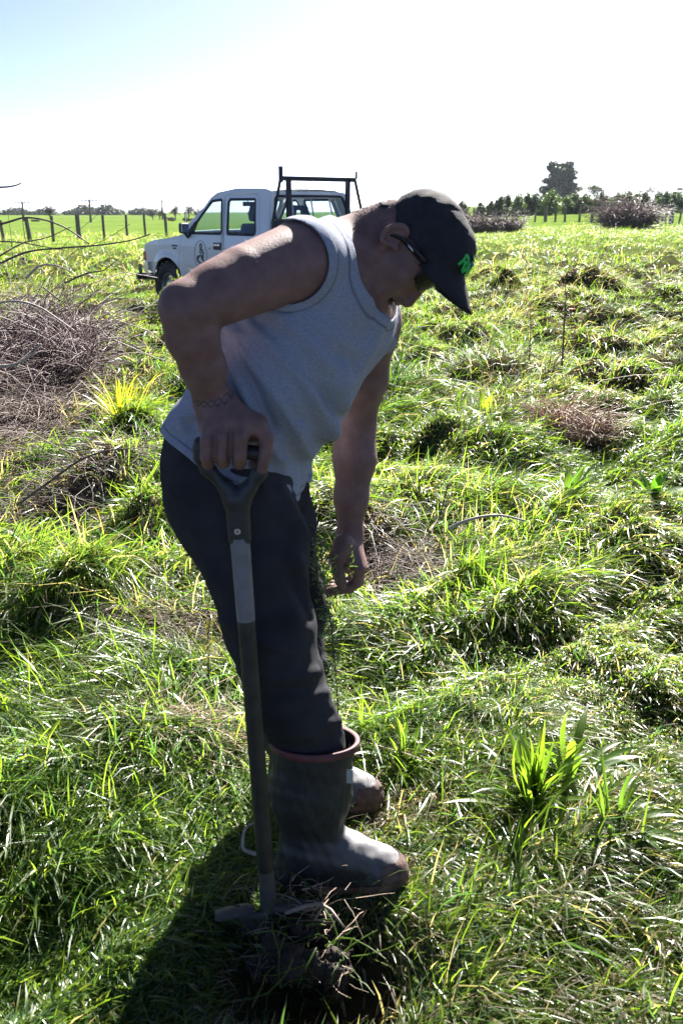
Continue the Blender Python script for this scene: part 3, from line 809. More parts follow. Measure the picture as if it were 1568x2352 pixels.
M_TRO = mat('black twill', (.034, .034, .039), rough=.9, spec=.12, var=.25, vscale=10, bump=.3, bscale=500)
tro = pobj('trousers', V2, T2, M_TRO)
sd = tro.modifiers.new('thickness', 'SOLIDIFY'); sd.thickness = .003; sd.offset = 0

# --- gumboots
def boot_material():
    m = bpy.data.materials.new('dusty rubber'); m.use_nodes = True
    n = m.node_tree.nodes; l = m.node_tree.links; b = n['Principled BSDF']
    tc = n.new('ShaderNodeTexCoord')
    t = n.new('ShaderNodeTexNoise'); t.inputs['Scale'].default_value = 16; t.inputs['Detail'].default_value = 8; t.inputs['Roughness'].default_value = .65
    r = n.new('ShaderNodeValToRGB'); r.color_ramp.elements[0].position = .38; r.color_ramp.elements[1].position = .75
    r.color_ramp.elements[0].color = (.011, .0115, .0135, 1); r.color_ramp.elements[1].color = (.032, .033, .037, 1)
    l.new(tc.outputs['Object'], t.inputs[0]); l.new(t.outputs['Fac'], r.inputs[0])
    # dust lies thicker on faces that point up
    gm = n.new('ShaderNodeNewGeometry'); sx = n.new('ShaderNodeSeparateXYZ'); l.new(gm.outputs['Normal'], sx.inputs[0])
    mr = n.new('ShaderNodeMapRange'); mr.inputs[1].default_value = .1; mr.inputs[2].default_value = .8; l.new(sx.outputs['Z'], mr.inputs[0])
    mu = n.new('ShaderNodeMath'); mu.operation = 'MULTIPLY'; l.new(mr.outputs[0], mu.inputs[0]); l.new(t.outputs['Fac'], mu.inputs[1])
    mx = n.new('ShaderNodeMix'); mx.data_type = 'RGBA'; l.new(mu.outputs[0], mx.inputs[0]); l.new(r.outputs[0], mx.inputs[6]); mx.inputs[7].default_value = (.26, .25, .26, 1)
    l.new(mx.outputs[2], b.inputs['Base Color']); b.inputs['Roughness'].default_value = .62
    bp = n.new('ShaderNodeBump'); bp.inputs['Strength'].default_value = .15; bp.inputs['Distance'].default_value = .01; l.new(t.outputs['Fac'], bp.inputs['Height']); l.new(bp.outputs[0], b.inputs['Normal'])
    return m
M_BOOT = boot_material()
M_SOLE = mat('muddy red sole', (.07, .035, .03), rough=.8, col2=(.16, .10, .08), vscale=30, bump=.3, bscale=80)
M_BAND = mat('red rubber band', (.11, .032, .036), rough=.6, var=.3, vscale=20)
def make_boot(heel, toe, top, r_top=.082, hollow=True):
    """heel / toe on the ground line, top = centre of the opening"""
    d = toe - heel; d[2] = 0; L = np.linalg.norm(d); d = d / L; s = np.array((-d[1], d[0], 0))
    def Bp(a, b, z): return np.array((heel[0], heel[1], 0)) + d * a + s * b + np.array((0, 0, heel[2] + z + (toe[2] - heel[2]) * a / L))
    f = Field(); ank = Bp(.085, 0, .125)
    f.chain([top + np.array((0, 0, .02)), top * .45 + ank * .55 + np.array((-.004, 0, 0)), ank], (r_top, r_top * .90, .062), .03, flat=.72, wd=s)
    f.cone(Bp(.062, 0, .055), Bp(.10, 0, .11), .054, .058, .03, flat=.84, wd=s)
    f.chain([Bp(.085, 0, .085), Bp(.17, 0, .070), Bp(.235, .004, .044), Bp(L - .045, .004, .036)], (.060, .052, .043, .035), .025)
    f.cone(Bp(.05, 0, .03), Bp(L - .05, 0, .03), .042, .046, .02)
    f.cone(Bp(.055, -.01, .028), Bp(L - .075, -.012, .028), .03, .034, .02); f.cone(Bp(.055, .01, .028), Bp(L - .075, .014, .028), .03, .034, .02)
    if hollow: f.cone(top + np.array((0, 0, .2)), top - np.array((0, 0, .03)), r_top - .009, r_top - .016, .004, flat=.72, wd=s, sub=True)
    V, Q = mesh_field(f, .004, disp=lambda p: .0012 * wob(p, 60, 9), relax=1)
    up, T, _ = clip(V, Q, V[:, 2] - (heel[2] + .030 + (toe[2] - heel[2]) * ((V - heel) @ d) / L))
    up2, T2, _ = clip(up, T, top[2] - up[:, 2])
    o = pobj('gumboot', up2, T2, M_BOOT)
    lo = V.copy(); al = ((V - heel) @ d) / L; z = V[:, 2] - (heel[2] + (toe[2] - heel[2]) * al)
    k = z < .036
    nn = normals(V, Q); nn[:, 2] = 0
    lo = V + nn * .0035
    heelcut = np.where((al > .34) & (al < .48), .012, 0.0)
    lo[:, 2] = np.maximum(lo[:, 2], heel[2] + (toe[2] - heel[2]) * al + heelcut - .002)
    lv, lt, _ = clip(lo, Q, .034 + .004 * np.clip(al - .55, 0, 1) / .45 - z)
    so = link('sole', mesh_np('sole', lv - np.array(person.location), lt), M_SOLE, o)
    # toe guard
    g2, t2, _ = clip(V + normals(V, Q) * .0022, Q, np.minimum(al - .80, .072 - z))
    g2, t2, _ = clip(g2, t2, g2[:, 2] - (heel[2] + .030))
    link('toe_guard', mesh_np('toe_guard', g2 - np.array(person.location), t2), M_SOLE, o)
    g = Geo(); ring = []
    for k_ in range(41):
        a = 2 * math.pi * k_ / 40; ring.append((top + d * math.cos(a) * (r_top + .003) + s * math.sin(a) * (r_top + .003) * .72))
    rows = []
    for dz, dr in ((.004, -.006), (.006, 0), (.005, .003), (-.010, .0035), (-.012, .0), (-.010, -.003)):
        rows.append([np.array(top) + (p - top) * (1 + dr / r_top) + np.array((0, 0, dz)) - np.array(person.location) for p in ring[:-1]])
    g.grid(rows, wrap=True).build('top_band', M_BAND, o, smooth=True)
    return o
boot1 = make_boot(heelR, toeR, topR, .090)
toeL = P(880, 1868, 2.17); toeL[2] = .01; heelL = toeL + np.array((-.300, .04, 0.0))
topL = np.array((heelL[0] + .055, heelL[1] + .02, .315))
boot2 = make_boot(heelL, toeL, topL, .080)
# pull loop on the near boot, label patch at its top
g = Geo(); pp = P(803, 1783, 1.815) - np.array(person.location)
g.box(pp, (.014, .004, .032)).build('pull_tab', mat('grey tab', (.35, .35, .33), rough=.7), boot1, bevel=.001)

# --- cap
M_CAP = mat('charcoal cap cloth', (.024, .025, .030), rough=.85, spec=.2, var=.25, vscale=25, bump=.3, bscale=350)
CF = Field()
CF.ell(H(.013, 0, .054), (.090, .083, .088), HM, .02)
CF.ell(H(.048, 0, .080), (.054, .068, .064), HM, .03)
CF.ell(H(-.016, 0, .068), (.062, .076, .064), HM, .03)
V, Q = mesh_field(CF, .004, disp=lambda p: .0012 * wob(p, 55, 12) + .0006 * wob(p, 140, 13), relax=2)
L_ = (V - head0) @ HM
x_ = L_[:, 0]
fC = L_[:, 2] - np.interp(x_, (-.10, -.05, 0, .03, .06, .11), (.008, .010, .030, .038, .040, .046))
# seams between the six panels
ang = np.arctan2(L_[:, 1], L_[:, 0] - .01); sm = np.zeros(len(V))
for a in (0, 60, 120, 180, 240, 300): 
    dd = np.abs((ang - R(a) + math.pi) % (2 * math.pi) - math.pi) * np.hypot(L_[:, 0], L_[:, 1]); sm = np.maximum(sm, np.exp(-(dd / .004) ** 2))
nv = normals(V, Q); V = V - nv * (sm * .0016)[:, None]
# opening at the back above the strap
fO = np.sqrt(((L_[:, 1]) / .036) ** 2 + ((L_[:, 2] - .022) / .026) ** 2) - 1
fC = np.where(L_[:, 0] < -.06, np.minimum(fC, fO * .03), fC)
V3, T3, f3 = clip(V, Q, fC)
cap = pobj('cap', V3, T3, M_CAP)
sd = cap.modifiers.new('thickness', 'SOLIDIFY'); sd.thickness = .0025; sd.offset = -1
g = Geo(); rows = []
for i in range(11):
    t = i / 10; row = []
    for j in range(25):
        a = R(-66 + 132 * j / 24); ca, sa = math.cos(a), math.sin(a)
        x0, y0 = .018 + .078 * ca, .084 * sa
        ext = .080 * max(0, 1 - abs(a / R(66)) ** 2.6) ** .55
        x, y = x0 + ext * t, y0 - .004 * sa * t
        z = .047 + .055 * max(0, (ca - .407) / .593) ** .8 - .016 * t - .010 * t * (1 - ca)
        row.append(H(x, y, z) - np.array(person.location))
    rows.append(row)
br = g.grid(rows).build('brim', M_CAP, cap, smooth=True)
sd = br.modifiers.new('thickness', 'SOLIDIFY'); sd.thickness = .004; sd.offset = 0
bmx = bmesh.new(); bmesh.ops.create_uvsphere(bmx, u_segments=12, v_segments=6, radius=.008)
for v in bmx.verts: v.co = Vector(H(v.co.x + .02, v.co.y, .146 + v.co.z * .5) - np.array(person.location))
link('cap_button', bm_mesh('cap_button', bmx, True), M_CAP, cap)
g = Geo(); g.tube([H(-.086 + .012 * abs(s_) ** 2, s_ * .045, .010) - np.array(person.location) for s_ in np.linspace(-1, 1, 9)], .007, 6, squash=.3)
g.build('cap_strap', M_CAP, cap, smooth=True)

# embroidered letters on the cap front
from mathutils.bvhtree import BVHTree
bvh = BVHTree.FromPolygons([tuple(v) for v in V3], [tuple(int(i) for i in t) for t in T3])
def cap_print(name, strokes, m, wd):
    g = Geo()
    for st in strokes:
        st = np.array(st, float); n_ = 9; ts = np.linspace(0, len(st) - 1, n_); line = np.stack([np.interp(ts, range(len(st)), st[:, k]) for k in (0, 1)], 1)
        tg = np.gradient(line, axis=0); tg /= np.linalg.norm(tg, axis=1)[:, None]; nr = np.stack([-tg[:, 1], tg[:, 0]], -1) * wd
        rows = []
        for q in (line - nr, line, line + nr):
            row = []
            for y, z in q:
                o_ = H(.05, y * .9, z); d_ = HM @ unit(np.array((.05 + .03 * math.cos(y * 12), y, .018)))
                hit = bvh.ray_cast(Vector(o_ + d_ * .25), Vector(-d_))[0]
                row.append((np.array(hit) if hit is not None else o_) + d_ * .0022 - np.array(person.location))
            rows.append(row)
        g.grid(rows)
    o = g.build(name, m, cap, smooth=True); md = o.modifiers.new('t', 'SOLIDIFY'); md.thickness = .0016; return o
M_GRN = mat('bright green thread', (.02, .52, .10), rough=.6)
cap_print('embroidered_letter', [[(-0.0476, 0.0871), (-0.0492, 0.112)], [(-0.0492, 0.1113), (-0.0367, 0.1105), (-0.0351, 0.1027), (-0.0476, 0.0996)], [(-0.0414, 0.0996), (-0.0328, 0.0871)]], M_GRN, .0028)
cap_print('embroidered_letter', [[(-0.0297, 0.0855), (-0.0304, 0.1089)], [(-0.0304, 0.1089), (-0.0211, 0.0933)], [(-0.0211, 0.0933), (-0.0117, 0.1089)], [(-0.0117, 0.1089), (-0.0109, 0.0855)]], M_GRN, .0026)
cap_print('embroidered_palm', [[(-0.0242, 0.1113), (-0.0234, 0.1198)], [(-0.0297, 0.1206), (-0.0234, 0.1214), (-0.018, 0.1198)], [(-0.0281, 0.1245), (-0.0234, 0.1206), (-0.0187, 0.1245)]], mat('dark green thread', (.015, .20, .06), rough=.7), .0012)
cap_print('embroidered_wave', [[(-0.0164, 0.1128), (-0.0055, 0.1152)]], mat('blue thread', (.05, .16, .55), rough=.6), .003)

# --- sunglasses
M_GL = mat('black plastic', (.012, .012, .014), rough=.22)
M_LENS = mat('dark lens', (.01, .011, .012), rough=.12, spec=.25)
gl = None
g = Geo()
fr = []
for k_ in range(21):
    a = R(-66 + 132 * k_ / 20); fr.append((.030 + .086 * math.cos(a), .074 * math.sin(a)))
rows = [[Hf(x, y, z) - np.array(person.location) for x, y in fr] for z in (.036, .039, .041, .039)]
top = g.tube([Hf(x, y, .041) - np.array(person.location) for x, y in fr], .0032, 8)
gl = top.build('sunglasses', M_GL, person, smooth=True)
for sg in (-1, 1):
    g = Geo(); rows = []
    for i in range(7):
        z = .040 - .031 * i / 6; sh_ = (1 - (i / 6) ** 3 * .28)
        row = []
        for k_ in range(11):
            a = R((9 + 50 * k_ / 10)) ; aa = R(35) + (a - R(35)) * sh_
            row.append(Hf(.030 + .0855 * math.cos(aa), sg * .0735 * math.sin(aa), z) - np.array(person.location))
        rows.append(row)
    o = g.grid(rows).build('lens', M_LENS, gl, smooth=True)
    sd = o.modifiers.new('thickness', 'SOLIDIFY'); sd.thickness = .002
    g = Geo()
    g.tube([Hf(x, sg * y, z) - np.array(person.location) for x, y, z in ((.064, .0695, .039), (.050, .079, .034), (.02, .083, .024), (-.004, .085, .015), (-.018, .0835, .004), (-.026, .080, -.010))], (.0065, .0095, .0085, .0062, .005, .0048), 8, squash=.5)
    g.build('temple', M_GL, gl, smooth=True)
    g = Geo(); g.tube([Hf(.0285 - .018 * q, sg * .0895, .0245 - .004 * q) - np.array(person.location) for q in (0, 1)], .0016, 6)
    g.build('temple_badge', mat('chrome', (.75, .75, .78), rough=.15, metal=1), gl, smooth=True)

# teeth just showing in the grin
g = Geo(); rows = []
for z in (-.0420, -.0490):
    rows.append([Hf(.083 + .012 * math.cos(a), .019 * math.sin(a), z) - np.array(person.location) for a in np.linspace(-1.3, 1.3, 13)])
g.grid(rows).build('teeth', mat('teeth', (.62, .56, .45), rough=.3), person, smooth=True)

# cropped hair on the nape and temples
rg = np.random.default_rng(5)
hv, hf = [], []
Vb = np.empty(len(body.data.vertices) * 3, np.float32); body.data.vertices.foreach_get('co', Vb); Vb = Vb.reshape(-1, 3) + np.array(person.location)
Nb = np.empty(len(body.data.vertices) * 3, np.float32); body.data.vertices.foreach_get('normal', Nb); Nb = Nb.reshape(-1, 3)
Lb = (Vb - head0) @ HM
sel = (Lb[:, 2] < .06) & (Lb[:, 2] > -.055 - .3 * np.minimum(0, Lb[:, 0] + .06)) & (Lb[:, 0] < -.035) & (Lb[:, 0] > -.14) & (np.abs(Lb[:, 1]) < .085)
idx = np.where(sel)[0]
idx = rg.choice(idx, 5200, replace=True)
p0 = Vb[idx] + rg.normal(0, .0012, (len(idx), 3)); d0 = Nb[idx] + rg.normal(0, .35, (len(idx), 3)) - .5 * HU
d0 = d0 / np.linalg.norm(d0, axis=1)[:, None]; ln = rg.uniform(.002, .0045, len(idx))[:, None]
sd_ = np.cross(d0, rg.normal(0, 1, (len(idx), 3))); sd_ = sd_ / np.linalg.norm(sd_, axis=1)[:, None] * .00035
VV = np.stack([p0 - sd_, p0 + sd_, p0 + d0 * ln], 1).reshape(-1, 3)
hair = pobj('hair', VV, np.arange(len(VV)).reshape(-1, 3), mat('grey cropped hair', (.085, .08, .078), rough=.5))
hair['kind'] = 'stuff'
# down on the arms and shoulder that catches the sun
idx = np.where(((np.abs(Vb[:, 1] - 1.75) < .25) & (Vb[:, 0] < shR[0] + .03) & (Vb[:, 2] > 1.08)) | ((Vb[:, 1] > 2.12) & (Vb[:, 2] > .75)))[0]
idx = rg.choice(idx, 3500); p0 = Vb[idx] + rg.normal(0, .001, (len(idx), 3)); d0 = Nb[idx] * .7 + rg.normal(0, .3, (len(idx), 3)) - np.array((0, 0, .5))
d0 /= np.linalg.norm(d0, axis=1)[:, None]; ln = rg.uniform(.004, .009, len(idx))[:, None]
sd_ = np.cross(d0, rg.normal(0, 1, (len(idx), 3))); sd_ = sd_ / np.linalg.norm(sd_, axis=1)[:, None] * .00012
VV = np.stack([p0 - sd_, p0 + sd_, p0 + d0 * ln], 1).reshape(-1, 3)
dn = pobj('arm_hair', VV, np.arange(len(VV)).reshape(-1, 3), mat('arm hair', (.12, .09, .06), rough=.4)); dn['kind'] = 'stuff'
# ------------------------------------------------------------------ SPADE with D grip
sp0 = P(617, 2078, 1.745); sp1 = P(546, 1175, 1.722)
spade = empty('spade', sp0)
tag(spade, 'D-handled garden spade with black shaft held upright in the man\'s right hand', 'spade')
so = np.array(spade.location)
sax = unit(sp1 - sp0)
M_BLK = mat('black grip plastic', (.022, .024, .028), rough=.45, bump=.1, bscale=200)
M_ALU = mat('bare grey tube', (.16, .165, .185), rough=.38, spec=.6, var=.12, vscale=40)
M_SHB = mat('black painted shaft', (.020, .020, .021), rough=.5, var=.4, vscale=30)
M_STL = mat('dull steel', (.075, .072, .075), rough=.65, metal=.4, col2=(.11, .09, .075), vscale=35, bump=.2, bscale=90)
def SPt(px, py): # a spot on the shaft line
    t = (py - 1175) / (2078 - 1175); return sp1 + (sp0 - sp1) * t
# three visible lengths of the shaft
def seg(name, ya, yb, ra, rb, m, n=20, par=spade):
    a, b = SPt(0, ya), SPt(0, yb); g = Geo()
    ts = np.linspace(0, 1, 6)
    pts = [a + (b - a) * t - so for t in ts]; g.tube(pts, [ra + (rb - ra) * t for t in ts], n)
    return g.build(name, m, par, auto=50)
seg('shaft_collar', 1225, 1398, .0185, .0175, M_ALU)
seg('shaft', 1394, 1985, .0168, .0172, M_SHB)
soc = seg('blade_socket', 1972, 2088, .0165, .0175, M_STL)
# grip yoke: socket block, two arms, cross bar
yk = Field()
gL, gR_ = P(458, 1016, 1.716), P(606, 1050, 1.716)
jn = SPt(0, 1150)
yk.cone(SPt(0, 1228), SPt(0, 1150), .0215, .0220, .006, flat=.82, wd=(0, 1, .2))
yk.chain([jn + np.array((-.010, 0, .0)), P(520, 1120, 1.72), P(478, 1078, 1.718), P(462, 1050, 1.716), gL], (.016, .0125, .0118, .0115, .011), .012)
yk.chain([jn + np.array((.010, 0, .0)), P(571, 1122, 1.72), P(596, 1088, 1.718), gR_], (.016, .0125, .0118, .011), .012)
yk.cone(P(462, 1028, 1.716), P(604, 1042, 1.716), .0135, .0135, .008)
V, Q = mesh_field(yk, .0028, relax=2)
link('grip', mesh_np('grip', V - so, Q), M_BLK, spade)
g = Geo(); rc = SPt(0, 1209) + np.array((-.001, -.0178, 0)) - so
g.tube([rc + np.array((0, .002, 0)), rc + np.array((0, -.0018, 0))], (.0062, .0055), 14)
rv = g.build('rivet', mat('bright rivet', (.6, .6, .62), rough=.35, metal=1), spade, auto=40)
g = Geo(); g.tube([rc + np.array((0, .001, 0)), rc + np.array((0, -.0022, 0))], .0022, 10); g.build('rivet_hole', M_SHB, rv)
# blade: folded treads at the top, slightly dished plate going into the ground
bx = unit(np.array((1.0, .10, .03))); by = unit(np.cross(sax, bx)); bx = unit(np.cross(by, sax))
bt = SPt(0, 2083)
g = Geo(); rows = []
for i in range(12):
    t = i / 11; wd = .098 - .012 * t - (.05 * max(0, t - .8) / .2 * .5)
    rows.append([bt - so + bx * (wd * s_ - .012) + by * (.012 * s_ * s_ - .012 * math.exp(-(s_ / .22) ** 2) * (1 - t)) - sax * (.006 + .25 * t) for s_ in np.linspace(-1, 1, 17)])
o = g.grid(rows).build('blade', M_STL, spade, smooth=True); md = o.modifiers.new('t', 'SOLIDIFY'); md.thickness = .003
for sg in (-1, 1):
    g = Geo(); rows = []
    for i in range(9):
        t = i / 8; x = sg * (.018 + .082 * t); drop = .010 * t ** 2
        prof = [(-.016, -.006), (-.017, 0), (-.014, .004), (.0, .006), (.014, .004), (.017, 0), (.015, -.010), (.008, -.012), (-.006, -.010)]
        sc_ = .55 + .45 * min(1, t * 4) - .25 * max(0, (t - .85) / .15)
        rows.append([bt - so + bx * (x - .012) + by * (a * sc_ - .004) + sax * (b * sc_ - drop + .004) for a, b in prof])
    n0 = len(rows[0])
    g.grid(rows, wrap=True); g.add(rows[-1], [tuple(range(n0))]); g.add(rows[0], [tuple(range(n0))])
    g.build('foot_tread', M_STL, spade, auto=50)
# ------------------------------------------------------------------ WHITE DOUBLE-CAB TRUCK (local: +x forward from the front axle, +y its left side)
def sd_poly(x, z, poly):
    """signed distance to a polygon, positive inside"""
    P_ = np.asarray(poly, float); d = np.full(x.shape, 1e9); s = np.zeros(x.shape, bool)
    n = len(P_)
    for i in range(n):
        a, b = P_[i], P_[(i + 1) % n]; e = b - a
        t = np.clip(((x - a[0]) * e[0] + (z - a[1]) * e[1]) / (e @ e), 0, 1)
        d = np.minimum(d, np.hypot(x - a[0] - t * e[0], z - a[1] - t * e[1]))
        c = (a[1] > z) != (b[1] > z)
        xi = a[0] + (z - a[1]) * e[0] / (e[1] if abs(e[1]) > 1e-9 else 1e-9)
        s ^= c & (x < xi)
    return np.where(s, d, -d)
def rounded(x, z, poly, r):
    """polygon given at its outer size, corners rounded by r"""
    P_ = np.asarray(poly, float); c = P_.mean(0)
    Q_ = []
    n = len(P_)
    for i in range(n):
        a, b, d = P_[i - 1], P_[i], P_[(i + 1) % n]
        u, v = unit(a - b), unit(d - b); s_ = abs(u[0] * v[1] - u[1] * v[0]); Q_.append(b + (u + v) * r / max(.25, s_))
    return sd_poly(x, z, Q_) + r
def sheet(x0, x1, z0, z1, st=.02):
    xs = np.linspace(x0, x1, max(3, int((x1 - x0) / st) + 1)); zs = np.linspace(z0, z1, max(3, int((z1 - z0) / st) + 1))
    X, Z = np.meshgrid(xs, zs, indexing='ij'); n = len(zs)
    i, j = np.meshgrid(np.arange(len(xs) - 1), np.arange(n - 1), indexing='ij')
    q = np.stack([i * n + j, (i + 1) * n + j, (i + 1) * n + j + 1, i * n + j + 1], -1).reshape(-1, 4)
    return X.ravel(), Z.ravel(), q
def y_side(x, z):
    """half width of the cab and wings at a place on the side"""
    y = np.interp(z, (.40, .55, .70, .72, 1.0, 1.16, 1.19, 1.45, 1.70, 1.80), (.775, .812, .826, .832, .838, .822, .808, .745, .672, .64))
    y = y - .05 * np.clip((x - .1) / .65, 0, 1) ** 2
    fl = np.hypot(x, z - .37); y = y + .022 * np.exp(-((fl - .44) / .07) ** 2) * (z < .9)
    return y
OUTL = [(.72, .62), (.745, .80), (.70, .97), (.45, 1.035), (-.05, 1.085), (-.52, 1.155), (-1.02, 1.665), (-1.16, 1.735), (-1.60, 1.785), (-2.25, 1.775), (-2.40, 1.74), (-2.53, 1.20), (-2.54, .42), (-.30, .42), (-.30, .44), (.40, .52)]
DOOR_F = [(-.37, .47), (-.36, .72), (-.40, 1.12), (-.55, 1.18), (-1.045, 1.66), (-1.12, 1.70), (-1.345, 1.715), (-1.40, 1.60), (-1.52, 1.14), (-1.53, .75), (-1.47, .47)]
DOOR_R = [(-1.48, .47), (-1.54, .75), (-1.53, 1.14), (-1.41, 1.60), (-1.365, 1.715), (-2.12, 1.715), (-2.18, 1.65), (-2.34, 1.14), (-2.30, .80), (-2.14, .47)]
WIN_F = [(-.60, 1.175), (-1.055, 1.625), (-1.30, 1.645), (-1.44, 1.175)]
WIN_R = [(-1.575, 1.175), (-1.465, 1.645), (-2.09, 1.645), (-2.235, 1.175)]
M_WHITE = mat('white truck paint', (.80, .82, .84), rough=.28, spec=.5, coat=.5, var=.05, vscale=3)
def _dirt(m):
    """road dirt thickening towards the sills, and rust flecks"""
    n = m.node_tree.nodes; l = m.node_tree.links; b = n['Principled BSDF']
    tc = n.new('ShaderNodeTexCoord'); sx = n.new('ShaderNodeSeparateXYZ'); l.new(tc.outputs['Object'], sx.inputs[0])
    t = n.new('ShaderNodeTexNoise'); t.inputs['Scale'].default_value = 9; t.inputs['Detail'].default_value = 9; t.inputs['Roughness'].default_value = .7; l.new(tc.outputs['Object'], t.inputs['Vector'])
    mr = n.new('ShaderNodeMapRange'); mr.inputs[1].default_value = .95; mr.inputs[2].default_value = .40; mr.inputs[3].default_value = .0; mr.inputs[4].default_value = .55; l.new(sx.outputs['Z'], mr.inputs[0])
    mu = n.new('ShaderNodeMath'); mu.operation = 'MULTIPLY'; l.new(mr.outputs[0], mu.inputs[0]); l.new(t.outputs['Fac'], mu.inputs[1])
    mx = n.new('ShaderNodeMix'); mx.data_type = 'RGBA'; mx.inputs[7].default_value = (.20, .17, .13, 1); l.new(mu.outputs[0], mx.inputs[0])
    src = b.inputs['Base Color'].links[0].from_socket; l.new(src, mx.inputs[6])
    t2 = n.new('ShaderNodeTexNoise'); t2.inputs['Scale'].default_value = 22; t2.inputs['Detail'].default_value = 6; l.new(tc.outputs['Object'], t2.inputs['Vector'])
    r = n.new('ShaderNodeMapRange'); r.inputs[1].default_value = .70; r.inputs[2].default_value = .74; l.new(t2.outputs['Fac'], r.inputs[0])
    m2 = n.new('ShaderNodeMix'); m2.data_type = 'RGBA'; m2.inputs[7].default_value = (.09, .05, .035, 1); l.new(r.outputs[0], m2.inputs[0]); l.new(mx.outputs[2], m2.inputs[6])
    l.new(m2.outputs[2], b.inputs['Base Color'])
_dirt(M_WHITE)
M_RUB = mat('black rubber seal', (.015, .016, .018), rough=.6)
M_TRIM = mat('black plastic trim', (.02, .021, .023), rough=.5)
M_TYRE = mat('tyre rubber', (.022, .022, .023), rough=.85, bump=.3, bscale=40, col2=(.05, .045, .04), vscale=12)
M_RIM = mat('painted steel wheel', (.30, .31, .32), rough=.4, metal=.5, var=.3, vscale=8)
M_SEAT = mat('blue grey seat cloth', (.05, .07, .11), rough=.9)
M_CHR = mat('truck chrome', (.7, .72, .74), rough=.12, metal=1)
M_STEELK = mat('black painted steel', (.016, .017, .020), rough=.5, var=.3, vscale=12)
def glass():
    m = bpy.data.materials.new('window glass'); m.use_nodes = True
    n = m.node_tree.nodes; l = m.node_tree.links; n.remove(n['Principled BSDF'])
    t = n.new('ShaderNodeBsdfTransparent'); t.inputs[0].default_value = (.82, .88, .90, 1)
    g = n.new('ShaderNodeBsdfGlossy'); g.inputs['Roughness'].default_value = .03
    lw = n.new('ShaderNodeLayerWeight'); lw.inputs[0].default_value = .5; p5 = n.new('ShaderNodeMath'); p5.operation = 'POWER'; p5.inputs[1].default_value = 5; l.new(lw.outputs['Facing'], p5.inputs[0])
    f = n.new('ShaderNodeMath'); f.operation = 'MULTIPLY_ADD'; f.inputs[1].default_value = .9; f.inputs[2].default_value = .05; l.new(p5.outputs[0], f.inputs[0])
    mx = n.new('ShaderNodeMixShader'); l.new(f.outputs[0], mx.inputs[0]); l.new(t.outputs[0], mx.inputs[1]); l.new(g.outputs[0], mx.inputs[2])
    l.new(mx.outputs[0], n['Material Output'].inputs[0]); return m
M_GLASS = glass()

th_ = R(48.4)
wc = P(389, 684, 15.2); wc[2] = 0
tf, tl = np.array((-math.cos(th_), math.sin(th_), 0)), np.array((-math.sin(th_), -math.cos(th_), 0))
torg = wc - tl * .80
truck = empty('pickup_truck', (torg[0], torg[1], float(land(torg[0], torg[1])) - .03))
truck.scale = (.965, .965, .965)
truck.rotation_euler = (0, 0, math.atan2(tf[1], tf[0]))
tag(truck, 'white double-cab pickup truck with black rack and oval bird emblem on its door', 'pickup truck')
def tsheet(name, f, X, Z, q, m, par, sg=1, off=0.0, thick=.014, ydef=None):
    yv = (ydef(X, Z) if ydef is not None else y_side(X, Z)) + off
    V = np.stack([X, sg * yv, Z], -1)
    v, t, _ = clip(V, q if sg < 0 else q[:, ::-1], f)
    o = link(name, mesh_np(name, v, t), m, par)
    o.data.set_sharp_from_angle(angle=R(35))
    md = o.modifiers.new('thickness', 'SOLIDIFY'); md.thickness = thick; md.offset = -1
    return o
X, Z, q = sheet(-2.6, .8, .38, 1.82, .017)
arch = np.hypot(X, Z - .37) - .435
full = sd_poly(X, Z, OUTL)
dF, dR_ = rounded(X, Z, DOOR_F, .05), rounded(X, Z, DOOR_R, .05)
wF, wR = rounded(X, Z, WIN_F, .035), rounded(X, Z, WIN_R, .04)
body_f = np.minimum(np.minimum(full, arch), np.minimum(-dF, -dR_) - .004)
body_t = tsheet('cab_side', body_f, X, Z, q, M_WHITE, truck, 1); tsheet('cab_side', body_f, X, Z, q, M_WHITE, truck, -1)
